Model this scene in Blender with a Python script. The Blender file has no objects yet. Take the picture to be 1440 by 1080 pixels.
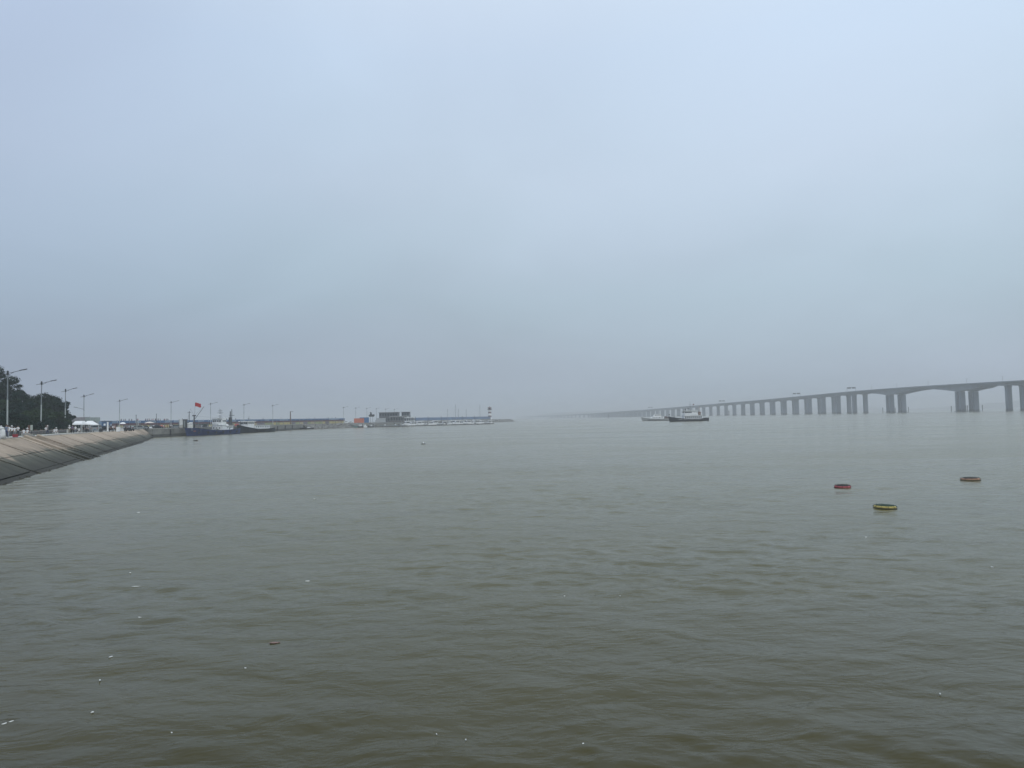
import bpy, math, random
import numpy as np
from mathutils import Vector, Matrix, noise as mnoise

R = math.radians
random.seed(7)
SC = bpy.context.scene
COL = SC.collection

# ------------------------------------------------------------------ camera
W0, H0, F0 = 1440.0, 1080.0, 973.0
PITCH, ROLL, EYE = math.atan(48.0 / F0), R(1.25), 4.8
cam_data = bpy.data.cameras.new('camera')
cam_data.sensor_width = 36.0
cam_data.lens = 36.0 * F0 / W0
cam_data.clip_start, cam_data.clip_end = 0.1, 30000.0
cam = bpy.data.objects.new('camera', cam_data)
COL.objects.link(cam)
CAM_M = Matrix.Rotation(R(90) + PITCH, 3, 'X') @ Matrix.Rotation(-ROLL, 3, 'Z')
cam.matrix_world = Matrix.Translation((0, 0, EYE)) @ CAM_M.to_4x4()
SC.camera = cam

# ------------------------------------------------------------------ sky, sun, exposure
SC.view_settings.view_transform = 'Standard'
SC.view_settings.look = 'None'
SC.view_settings.exposure = 0.0
SC.view_settings.gamma = 1.0
SC.view_settings.use_curve_mapping = False
SC.cycles.volume_bounces = 1
SC.cycles.max_bounces = 6
SC.cycles.volume_max_steps = 64
SC.cycles.use_denoising = True
SC.cycles.denoising_prefilter = 'ACCURATE'
SC.cycles.use_adaptive_sampling = False
SUN_EL, SUN_ROT = R(52), R(150)
world = bpy.data.worlds.new('World')
SC.world = world
world.use_nodes = True
nt = world.node_tree
N = nt.nodes
for n in list(N): N.remove(n)
def wn(t, **k):
    n = N.new(t)
    for a, v in k.items(): setattr(n, a, v)
    return n
L = nt.links.new
out = wn('ShaderNodeOutputWorld'); bg = wn('ShaderNodeBackground'); bg.inputs['Strength'].default_value = 0.1
sky = wn('ShaderNodeTexSky', sky_type='NISHITA', sun_disc=False, sun_elevation=SUN_EL, sun_rotation=SUN_ROT)
sky.air_density = 1.5; sky.dust_density = 4.0
tc = wn('ShaderNodeTexCoord')
sep = wn('ShaderNodeSeparateXYZ'); L(tc.outputs['Generated'], sep.inputs[0])
# overcast layer: colour by height above the horizon
ramp = wn('ShaderNodeValToRGB'); L(sep.outputs['Z'], ramp.inputs[0])
SKYC = [(0.0, (.185, .220, .268)), (0.05, (.199, .237, .289)), (0.17, (.234, .290, .346)), (0.325, (.290, .343, .416)), (0.47, (.312, .376, .464)), (1.0, (.50, .55, .60))]   # brightens towards the zenith as an overcast sky does
els = ramp.color_ramp.elements
els[0].position, els[0].color = SKYC[0][0], (*SKYC[0][1], 1)
els[1].position, els[1].color = SKYC[-1][0], (*SKYC[-1][1], 1)
for p, c in SKYC[1:-1]:
    e = els.new(p); e.color = (*c, 1)
# flatten the direction onto a cloud deck so cells shrink and flatten towards the horizon
zc = wn('ShaderNodeMath', operation='MAXIMUM'); L(sep.outputs['Z'], zc.inputs[0]); zc.inputs[1].default_value = 0.0
za = wn('ShaderNodeMath', operation='ADD'); L(zc.outputs[0], za.inputs[0]); za.inputs[1].default_value = 0.28
dx = wn('ShaderNodeMath', operation='DIVIDE'); L(sep.outputs['X'], dx.inputs[0]); L(za.outputs[0], dx.inputs[1])
dy = wn('ShaderNodeMath', operation='DIVIDE'); L(sep.outputs['Y'], dy.inputs[0]); L(za.outputs[0], dy.inputs[1])
cmb = wn('ShaderNodeCombineXYZ'); L(dx.outputs[0], cmb.inputs[0]); L(dy.outputs[0], cmb.inputs[1]); cmb.inputs[2].default_value = 3.7
n1 = wn('ShaderNodeTexNoise'); L(cmb.outputs[0], n1.inputs['Vector']); n1.inputs['Scale'].default_value = 0.95; n1.inputs['Detail'].default_value = 4.0; n1.inputs['Roughness'].default_value = 0.48; n1.inputs['Distortion'].default_value = 0.5
mr = wn('ShaderNodeMapRange'); L(n1.outputs['Fac'], mr.inputs[0])
mr.inputs[1].default_value, mr.inputs[2].default_value, mr.inputs[3].default_value, mr.inputs[4].default_value = 0.28, 0.72, 0.93, 1.075
mul = wn('ShaderNodeVectorMath', operation='SCALE'); L(ramp.outputs[0], mul.inputs[0]); L(mr.outputs[0], mul.inputs['Scale'])
# thin places let a little more blue through
n2 = wn('ShaderNodeTexNoise'); L(cmb.outputs[0], n2.inputs['Vector']); n2.inputs['Scale'].default_value = 0.6; n2.inputs['Detail'].default_value = 2
tint = wn('ShaderNodeMixRGB', blend_type='MULTIPLY')
mr2 = wn('ShaderNodeMapRange'); L(n2.outputs['Fac'], mr2.inputs[0])
mr2.inputs[1].default_value, mr2.inputs[2].default_value, mr2.inputs[3].default_value, mr2.inputs[4].default_value = 0.4, 0.65, 0.0, 1.0
L(mr2.outputs[0], tint.inputs[0]); L(mul.outputs[0], tint.inputs[1]); tint.inputs[2].default_value = (0.965, 1.012, 0.985, 1)
side = wn('ShaderNodeMapRange', interpolation_type='SMOOTHSTEP'); L(sep.outputs['X'], side.inputs[0])      # thicker cloud over the land on the left
side.inputs[1].default_value, side.inputs[2].default_value, side.inputs[3].default_value, side.inputs[4].default_value = -0.75, 0.45, 16.6, 21.2
lav = wn('ShaderNodeMapRange', interpolation_type='SMOOTHSTEP'); L(sep.outputs['X'], lav.inputs[0]); lav.inputs[1].default_value, lav.inputs[2].default_value, lav.inputs[3].default_value, lav.inputs[4].default_value = -0.7, 0.0, 1.0, 0.0
lvm = wn('ShaderNodeMixRGB', blend_type='MULTIPLY'); L(lav.outputs[0], lvm.inputs[0]); L(tint.outputs[0], lvm.inputs[1]); lvm.inputs[2].default_value = (.975, .965, 1.05, 1)
up = wn('ShaderNodeVectorMath', operation='SCALE'); L(lvm.outputs[0], up.inputs[0]); L(side.outputs[0], up.inputs['Scale'])
mix = wn('ShaderNodeMixRGB'); mix.inputs[0].default_value = 0.06
L(up.outputs[0], mix.inputs[1]); L(sky.outputs[0], mix.inputs[2])
L(mix.outputs[0], bg.inputs['Color']); L(bg.outputs[0], out.inputs['Surface'])

sun_d = bpy.data.lights.new('sun', 'SUN'); sun_d.energy = 1.0; sun_d.angle = R(25); sun_d.color = (1.0, .97, .92)
sun = bpy.data.objects.new('sun', sun_d); COL.objects.link(sun)
sdir = Vector((math.sin(SUN_ROT) * math.cos(SUN_EL), math.cos(SUN_ROT) * math.cos(SUN_EL), math.sin(SUN_EL)))
sun.rotation_euler = sdir.to_track_quat('Z', 'Y').to_euler()
sun.location = (0, 0, 500)

# ------------------------------------------------------------------ helpers
def at(px, py, D):
    """world point whose bearing is the photo's (px, py), D metres down range"""
    d = CAM_M @ Vector(((px - 720) / F0, (540 - py) / F0, -1))
    s = D / d.y
    return Vector((d.x * s, D, EYE + d.z * s))
def hzn(px): return 588 - math.tan(ROLL) * (px - 720)
def gx(px, D, z=None):
    """x of a thing standing at bearing px, D metres down range"""
    py = hzn(px) + (0 if z is None else (EYE - z) / D * F0)
    return at(px, py, D).x
def on_water(px, py):
    d = CAM_M @ Vector(((px - 720) / F0, (540 - py) / F0, -1))
    s = -EYE / d.z
    return Vector((d.x * s, d.y * s, 0))

MATS = {}
def mat(name, col, rough=0.7, var=0.12, scale=1.5, bump=0.0, metal=0.0, spec=0.4, col2=None, tide=0):
    if name in MATS: return MATS[name]
    m = bpy.data.materials.new(name); m.use_nodes = True
    t = m.node_tree; b = t.nodes['Principled BSDF']
    b.inputs['Roughness'].default_value = rough; b.inputs['Metallic'].default_value = metal
    b.inputs['Specular IOR Level'].default_value = spec
    c = t.nodes.new('ShaderNodeTexCoord')
    nz = t.nodes.new('ShaderNodeTexNoise'); nz.inputs['Scale'].default_value = scale; nz.inputs['Detail'].default_value = 6; nz.inputs['Roughness'].default_value = .6
    t.links.new(c.outputs['Object'], nz.inputs['Vector'])
    mx = t.nodes.new('ShaderNodeMixRGB')
    r2 = t.nodes.new('ShaderNodeMapRange'); r2.inputs[1].default_value = .35; r2.inputs[2].default_value = .65
    t.links.new(nz.outputs['Fac'], r2.inputs[0]); t.links.new(r2.outputs[0], mx.inputs[0])
    a = col2 if col2 else tuple(min(1, x * (1 + var)) for x in col)
    d = col if col2 else tuple(x * (1 - var) for x in col)
    mx.inputs[1].default_value = (*d, 1); mx.inputs[2].default_value = (*a, 1)
    cout = mx.outputs[0]
    if 'concrete' in name or 'stone' in name or 'panel' in name:      # no two blocks quite the same tone
        oi = t.nodes.new('ShaderNodeObjectInfo'); r3 = t.nodes.new('ShaderNodeMapRange'); r3.inputs[3].default_value = .86; r3.inputs[4].default_value = 1.12
        t.links.new(oi.outputs['Random'], r3.inputs[0]); vm = t.nodes.new('ShaderNodeVectorMath'); vm.operation = 'SCALE'
        t.links.new(cout, vm.inputs[0]); t.links.new(r3.outputs[0], vm.inputs['Scale']); cout = vm.outputs[0]
    if tide:                                                          # weed and silt stain up to the high-water mark
        g = t.nodes.new('ShaderNodeNewGeometry'); sp_ = t.nodes.new('ShaderNodeSeparateXYZ'); t.links.new(g.outputs['Position'], sp_.inputs[0])
        ad = t.nodes.new('ShaderNodeMath'); ad.operation = 'MULTIPLY_ADD'; t.links.new(nz.outputs['Fac'], ad.inputs[0]); ad.inputs[1].default_value = 2.0; t.links.new(sp_.outputs['Z'], ad.inputs[2])
        r4 = t.nodes.new('ShaderNodeMapRange'); r4.inputs[1].default_value = tide; r4.inputs[2].default_value = tide + 1.6; r4.inputs[3].default_value = .35; r4.inputs[4].default_value = 1
        t.links.new(ad.outputs[0], r4.inputs[0]); v2 = t.nodes.new('ShaderNodeVectorMath'); v2.operation = 'SCALE'; t.links.new(cout, v2.inputs[0]); t.links.new(r4.outputs[0], v2.inputs['Scale']); cout = v2.outputs[0]
    t.links.new(cout, b.inputs['Base Color'])
    if bump:
        bp = t.nodes.new('ShaderNodeBump'); bp.inputs['Strength'].default_value = .6; bp.inputs['Distance'].default_value = bump
        t.links.new(nz.outputs['Fac'], bp.inputs['Height']); t.links.new(bp.outputs[0], b.inputs['Normal'])
    MATS[name] = m
    return m

class MB:
    def __init__(s): s.v = []; s.f = []; s.mi = []
    def add(s, vs, fs, mi=0):
        o = len(s.v); s.v += [tuple(p) for p in vs]; s.f += [tuple(i + o for i in f) for f in fs]; s.mi += [mi] * len(fs); return s
    def box(s, c, d, rz=0, mi=0, taper=1.0):
        x, y, z = d[0] / 2, d[1] / 2, d[2] / 2
        vs = []
        for sz, k in ((-1, 1), (1, taper)):
            for sx, sy in ((-1, -1), (1, -1), (1, 1), (-1, 1)):
                X, Y = sx * x * k, sy * y * k
                vs.append((c[0] + X * math.cos(rz) - Y * math.sin(rz), c[1] + X * math.sin(rz) + Y * math.cos(rz), c[2] + sz * z))
        return s.add(vs, [(3, 2, 1, 0), (4, 5, 6, 7), (0, 1, 5, 4), (1, 2, 6, 5), (2, 3, 7, 6), (3, 0, 4, 7)], mi)
    def tube(s, p, q, r0, r1=None, n=8, mi=0):
        p, q = Vector(p), Vector(q); r1 = r0 if r1 is None else r1
        d = (q - p).normalized(); a = d.orthogonal().normalized(); b = d.cross(a)
        vs = []
        for c, r in ((p, r0), (q, r1)):
            for i in range(n):
                t = 2 * math.pi * i / n; vs.append(c + a * (r * math.cos(t)) + b * (r * math.sin(t)))
        fs = [(i, (i + 1) % n, n + (i + 1) % n, n + i) for i in range(n)] + [tuple(range(n))[::-1], tuple(range(n, 2 * n))]
        return s.add(vs, fs, mi)
    def prism(s, poly, z0, z1, mi=0):
        n = len(poly)
        vs = [(x, y, z0) for x, y in poly] + [(x, y, z1) for x, y in poly]
        return s.add(vs, [(i, (i + 1) % n, n + (i + 1) % n, n + i) for i in range(n)] + [tuple(range(n))[::-1], tuple(range(n, 2 * n))], mi)
    def prismY(s, prof, y0, y1, mi=0):          # profile in x,z extruded along y
        n = len(prof)
        vs = [(x, y0, z) for x, z in prof] + [(x, y1, z) for x, z in prof]
        return s.add(vs, [(i, n + i, n + (i + 1) % n, (i + 1) % n) for i in range(n)] + [tuple(range(n)), tuple(range(n, 2 * n))[::-1]], mi)
    def loft(s, rings, mi=0, closed=True, caps=True):
        n = len(rings[0]); vs = [p for r in rings for p in r]; fs = []
        for k in range(len(rings) - 1):
            for i in range(n if closed else n - 1):
                j = (i + 1) % n
                fs.append((k * n + i, k * n + j, (k + 1) * n + j, (k + 1) * n + i))
        if caps: fs += [tuple(range(n))[::-1], tuple(range((len(rings) - 1) * n, len(rings) * n))]
        return s.add(vs, fs, mi)
    def lathe(s, prof, n=12, c=(0, 0), mi=0):
        return s.loft([[(c[0] + r * math.cos(2 * math.pi * i / n), c[1] + r * math.sin(2 * math.pi * i / n), z) for i in range(n)] for r, z in prof], mi)
    def torus(s, R_, r, z, n=20, m=8, mi=0, sq=1.0):
        vs = []; fs = []
        for i in range(n):
            a = 2 * math.pi * i / n
            for j in range(m):
                b = 2 * math.pi * j / m; q = R_ + r * math.cos(b)
                vs.append((q * math.cos(a), q * math.sin(a), z + r * sq * math.sin(b)))
        for i in range(n):
            for j in range(m):
                fs.append((i * m + j, ((i + 1) % n) * m + j, ((i + 1) % n) * m + (j + 1) % m, i * m + (j + 1) % m))
        return s.add(vs, fs, mi)
    def mesh(s, name, mats, smooth=False):
        me = bpy.data.meshes.new(name); me.from_pydata(s.v, [], s.f)
        for m in (mats if isinstance(mats, (list, tuple)) else [mats]): me.materials.append(m)
        me.polygons.foreach_set('material_index', s.mi)
        if smooth: me.polygons.foreach_set('use_smooth', [True] * len(me.polygons))
        me.update(); return me

def part(name, mb, m, parent=None, smooth=False, loc=None):
    me = mb if isinstance(mb, bpy.types.Mesh) else mb.mesh(name, m, smooth)
    o = bpy.data.objects.new(name, me); COL.objects.link(o)
    if parent: o.parent = parent
    if loc: o.location = loc
    return o
def tag(o, label=None, cat=None, group=None, kind=None):
    for k, v in (('label', label), ('category', cat), ('group', group), ('kind', kind)):
        if v: o[k] = v
    return o
def thing(name, label, cat, loc=(0, 0, 0), rz=0, group=None):
    o = bpy.data.objects.new(name, None); COL.objects.link(o)
    o.location = loc; o.rotation_euler = (0, 0, rz); o.empty_display_size = .5
    return tag(o, label, cat, group)
KIDS = {}
def copy_tree(o, parent=None):
    c = o.copy(); COL.objects.link(c)
    if parent: c.parent = parent
    for ch in [x for x in o.children]: copy_tree(ch, c)
    return c
def dup(o, label, loc, rz=0, sc=1.0, group=None):
    c = copy_tree(o); c['label'] = label; c.location = loc; c.rotation_euler = (0, 0, rz); c.scale = (sc, sc, sc)
    if group: c['group'] = group
    return c

# common materials
concrete = mat('weathered concrete', (.30, .29, .27), .85, .18, .6, .01)
concrete_lt = mat('pale concrete', (.42, .41, .38), .85, .12, .8, .01)
concrete_dk = mat('dark damp concrete', (.10, .10, .095), .8, .25, .5, .01)
white = mat('white marine paint', (.80, .81, .81), .45, .06, 1.0)
white_d = mat('dirty white paint', (.62, .63, .63), .5, .15, 1.2)
glass = mat('dark window glass', (.03, .04, .05), .12, .1, 1.0, spec=.6)
steel_gr = mat('grey galvanised steel', (.20, .22, .23), .5, .1, 2.0)
steel_dk = mat('dark painted steel', (.045, .05, .055), .5, .15, 2.0)
pole_lt = mat('pale grey lacquered steel', (.38, .41, .40), .5, .08, 2.0)
rubber = mat('black rubber', (.02, .02, .022), .8, .15, 3.0)
rust = mat('rusty red steel', (.18, .06, .045), .75, .3, 2.0)
blue_hull = mat('deep blue hull paint', (.014, .032, .105), .5, .25, .7, spec=.12)
dk_hull = mat('blackish green hull paint', (.012, .020, .024), .5, .25, .7, spec=.12)
navy = mat('dark grey hull paint', (.017, .020, .025), .5, .2, .8, spec=.12)
red_cl = mat('red flag cloth', (.40, .025, .03), .8, .1, 2.0, spec=.1)
redp = mat('faded red paint', (.30, .06, .05), .6, .2, 1.0)
blue_p = mat('blue fence paint', (.045, .11, .22), .55, .18, 1.0)
# ------------------------------------------------------------------ water (one sheet out to the horizon)
def build_water():
    rs = list(np.geomspace(1.5, 8, 22)[:-1]) + list(np.geomspace(8, 420, 620)[:-1]) + list(np.geomspace(420, 8700, 70))
    rs = np.array(rs)
    th = np.concatenate([np.linspace(-52, 52, 900), np.linspace(52, 308, 52)[1:-1]]) * math.pi / 180
    dr = np.gradient(rs); dth = np.gradient(th)
    Rr, Th = np.meshgrid(rs, th, indexing='ij')
    X = Rr * np.sin(Th); Y = Rr * np.cos(Th)
    cell = np.maximum(np.repeat(dr[:, None], len(th), 1), Rr * np.abs(dth)[None, :] * .6)
    rng = np.random.RandomState(11)
    Z = np.zeros_like(X); GX = np.zeros_like(X)
    # calm and ruffled patches
    patch = np.zeros_like(X)
    for k in range(9):
        a = rng.uniform(0, 2 * math.pi); lam = rng.uniform(9, 34); ph = rng.uniform(0, 6.28)
        patch += np.sin((X * math.cos(a) * .6 + Y * math.sin(a)) * 2 * math.pi / lam + ph)
    patch = .75 + .45 * np.tanh(patch / 2.6)
    for k in range(130):
        lam = math.exp(rng.uniform(math.log(.16), math.log(3.6)))
        a = R(90) + R(rng.normal(-8, 30)); k0 = 2 * math.pi / lam
        slope = .0146 * (lam / 1.2) ** (-.05 if lam < 1.2 else -.75)
        amp = slope * lam / (2 * math.pi) * rng.uniform(.5, 1.5)
        w = np.clip((lam / (2.6 * cell)) - .6, 0, 1)
        ph = rng.uniform(0, 6.28)
        arg = (X * math.cos(a) + Y * math.sin(a)) * k0 + ph
        arg += .9 * np.sin((X * math.sin(a) - Y * math.cos(a)) * k0 * .31 + ph * 3)     # short, broken crests
        s = np.sin(arg)
        Z += w * amp * (s + .25 * (s * s - .5)) * (patch if lam < 2.2 else 1)
    nr, nt_ = X.shape
    co = np.stack([X, Y, Z], -1).reshape(-1, 3)
    i = np.arange(nr - 1)[:, None]; j = np.arange(nt_)[None, :]; jn = (j + 1) % nt_
    q = np.stack([i * nt_ + j, i * nt_ + jn, (i + 1) * nt_ + jn, (i + 1) * nt_ + j], -1).reshape(-1, 4)
    q = q[:, ::-1]
    me = bpy.data.meshes.new('water')
    cap = np.arange(nt_)
    nq = len(q)
    me.vertices.add(len(co)); me.vertices.foreach_set('co', co.ravel())
    me.loops.add(nq * 4 + nt_); me.loops.foreach_set('vertex_index', np.concatenate([q.ravel(), cap[::-1]]))
    me.polygons.add(nq + 1)
    me.polygons.foreach_set('loop_start', np.arange(nq + 1) * 4)
    me.update(calc_edges=True); me.validate()
    me.polygons.foreach_set('use_smooth', [True] * len(me.polygons))
    m = bpy.data.materials.new('turbid water'); m.use_nodes = True
    t = m.node_tree; b = t.nodes['Principled BSDF']; K = t.links.new
    b.inputs['IOR'].default_value = 1.333; b.inputs['Specular IOR Level'].default_value = .42
    b.inputs['Roughness'].default_value = .13
    c = t.nodes.new('ShaderNodeTexCoord')
    def nz(sx, sy, sc, det, ro=.55, dist=0):
        mp = t.nodes.new('ShaderNodeMapping'); mp.inputs['Scale'].default_value = (sx, sy, 1); mp.inputs['Rotation'].default_value = (0, 0, R(-8))
        K(c.outputs['Object'], mp.inputs[0])
        n = t.nodes.new('ShaderNodeTexNoise'); n.inputs['Scale'].default_value = sc; n.inputs['Detail'].default_value = det
        n.inputs['Roughness'].default_value = ro; n.inputs['Distortion'].default_value = dist
        K(mp.outputs[0], n.inputs['Vector']); return n
    # silt clouds
    s1 = nz(.5, 1, .05, 5, .6, .6)
    mx = t.nodes.new('ShaderNodeMixRGB'); mx.inputs[1].default_value = (.036, .031, .006, 1); mx.inputs[2].default_value = (.043, .035, .007, 1)
    mr = t.nodes.new('ShaderNodeMapRange'); mr.inputs[1].default_value = .38; mr.inputs[2].default_value = .62
    K(s1.outputs['Fac'], mr.inputs[0]); K(mr.outputs[0], mx.inputs[0])
    # colour painted paler with distance, in place of missing grazing sky reflection
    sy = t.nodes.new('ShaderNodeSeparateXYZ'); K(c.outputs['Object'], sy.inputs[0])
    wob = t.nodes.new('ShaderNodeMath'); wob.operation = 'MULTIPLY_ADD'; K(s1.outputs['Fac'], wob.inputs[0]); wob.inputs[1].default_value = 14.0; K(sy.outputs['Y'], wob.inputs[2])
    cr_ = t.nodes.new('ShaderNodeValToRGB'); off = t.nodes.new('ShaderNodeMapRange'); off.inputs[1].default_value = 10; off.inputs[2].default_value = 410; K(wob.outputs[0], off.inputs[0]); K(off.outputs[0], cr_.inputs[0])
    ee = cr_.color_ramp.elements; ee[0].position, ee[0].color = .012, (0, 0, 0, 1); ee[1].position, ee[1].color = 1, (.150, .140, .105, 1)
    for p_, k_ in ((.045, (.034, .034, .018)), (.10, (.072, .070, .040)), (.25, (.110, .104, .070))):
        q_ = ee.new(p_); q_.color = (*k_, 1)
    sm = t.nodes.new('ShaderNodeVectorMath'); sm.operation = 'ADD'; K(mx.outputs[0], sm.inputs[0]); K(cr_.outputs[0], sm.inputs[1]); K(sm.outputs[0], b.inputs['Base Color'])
    # ruffled and slick patches change the gloss
    s2 = nz(.35, 1, .045, 4, .55, .8)
    rr = t.nodes.new('ShaderNodeMapRange'); rr.inputs[1].default_value = .4; rr.inputs[2].default_value = .6; rr.inputs[3].default_value = .14; rr.inputs[4].default_value = .22
    K(s2.outputs['Fac'], rr.inputs[0]); K(rr.outputs[0], b.inputs['Roughness'])
    r1 = nz(.6, 1, 5.0, 2, .6); r2 = nz(.5, 1, 1.15, 4, .62, .3)
    b1 = t.nodes.new('ShaderNodeBump'); b1.inputs['Distance'].default_value = .010; b1.inputs['Strength'].default_value = .8
    b2 = t.nodes.new('ShaderNodeBump'); b2.inputs['Distance'].default_value = .10; b2.inputs['Strength'].default_value = .8
    r3 = nz(.55, 1, .33, 3, .55, .4); b3 = t.nodes.new('ShaderNodeBump'); b3.inputs['Distance'].default_value = .26; b3.inputs['Strength'].default_value = .8; K(r3.outputs['Fac'], b3.inputs['Height'])
    K(r1.outputs['Fac'], b1.inputs['Height']); K(r2.outputs['Fac'], b2.inputs['Height']); K(b1.outputs[0], b2.inputs['Normal']); K(b2.outputs[0], b3.inputs['Normal']); K(b3.outputs[0], b.inputs['Normal'])
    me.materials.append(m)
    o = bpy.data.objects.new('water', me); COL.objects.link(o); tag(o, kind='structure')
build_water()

# ------------------------------------------------------------------ haze
hz_me = MB().box((0, 0, 38), (18400, 18400, 84))
hm = bpy.data.materials.new('haze air'); hm.use_nodes = True
for n in list(hm.node_tree.nodes): hm.node_tree.nodes.remove(n)
ho = hm.node_tree.nodes.new('ShaderNodeOutputMaterial'); pv = hm.node_tree.nodes.new('ShaderNodeVolumePrincipled')
pv.inputs['Color'].default_value = (.80, .82, .85, 1); pv.inputs['Density'].default_value = .00044; pv.inputs['Anisotropy'].default_value = .2
hm.node_tree.links.new(pv.outputs[0], ho.inputs['Volume'])
tag(part('haze', hz_me, hm), kind='stuff')

# ------------------------------------------------------------------ shore frame
ZT = 3.55                                     # promenade level above the water
UX, UY = -0.4104, 0.9119
def crest(t):
    return (-0.45 * t - 25.8 + max(0, t - 180) * .022, t)
def inl(t, off, z=ZT):                        # point off metres inland of the crest at t
    c = crest(t); return Vector((c[0] - .9119 * off, c[1] - .4104 * off, z))
SH_RZ = math.atan2(UY, UX) - R(90)            # turns local +Y along the shore, +X towards the water side
def wid(t): return 10.2 if t < 190 else 10.2 - (t - 190) / 96 * 5.4
def slope_pt(t, v, lift=0.0):
    p = inl(t, -wid(t) * v, ZT - 4.6 * v)
    n = Vector((.9119 * .41, .4104 * .41, .91))
    return p + n * lift
TE = 286
QX = [(-150.0, 287.5), (-147.0, 350), (-145.5, 425), (-150.5, 470), (-154.0, 508)]

# land under the road, the quay and the marina
land = [inl(t, 0.0)[:2] for t in range(-40, TE, 20)] + [inl(TE, 0)[:2]] + QX + \
       [(-140, 527), (-122, 552), (-96, 574), (-66, 604), (-52, 650), (-50, 700), (-33, 860), (-20, 905), (-30, 915),
        (-80, 830), (-150, 720), (-172, 600), (-178, 500), (-205, 380), (-218, 318), (-420, 320), (-700, 260), (-700, -60)]
ground_m = mat('paved ground', (.20, .20, .19), .9, .15, .12, .01)
tag(part('ground', MB().prism([tuple(p) for p in land], -1.0, ZT - .02), ground_m), kind='structure')

# road and promenade sheets
def strip(name, t0, t1, o0, o1, z, m, th=.10, step=10):
    ts = list(np.arange(t0, t1, step)) + [t1]
    b = MB()
    for a, c in zip(ts[:-1], ts[1:]):
        P = [inl(a, o0), inl(c, o0), inl(c, o1), inl(a, o1)]
        b.add([(p.x, p.y, z) for p in P] + [(p.x, p.y, z - th) for p in P],
              [(0, 1, 2, 3), (7, 6, 5, 4), (0, 4, 5, 1), (1, 5, 6, 2), (2, 6, 7, 3), (3, 7, 4, 0)])
    o = part(name, b, m); tag(o, kind='structure'); return o
asph = mat('worn asphalt', (.065, .065, .066), .9, .15, .4, .006)
strip('promenade_pavement', -40, TE - 2, 0.45, 5.2, ZT + .05, concrete_lt)
strip('road', -40, TE - 2, 8.2, 19.5, ZT + .02, asph)
grass = mat('clipped verge grass', (.035, .07, .03), .95, .35, .8, .03)
strip('grass_verge', 60, 190, 5.25, 6.2, ZT + .12, grass, .14)
strip('roadside_grass', -40, 275, 19.6, 32, ZT + .06, grass, .08)

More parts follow.
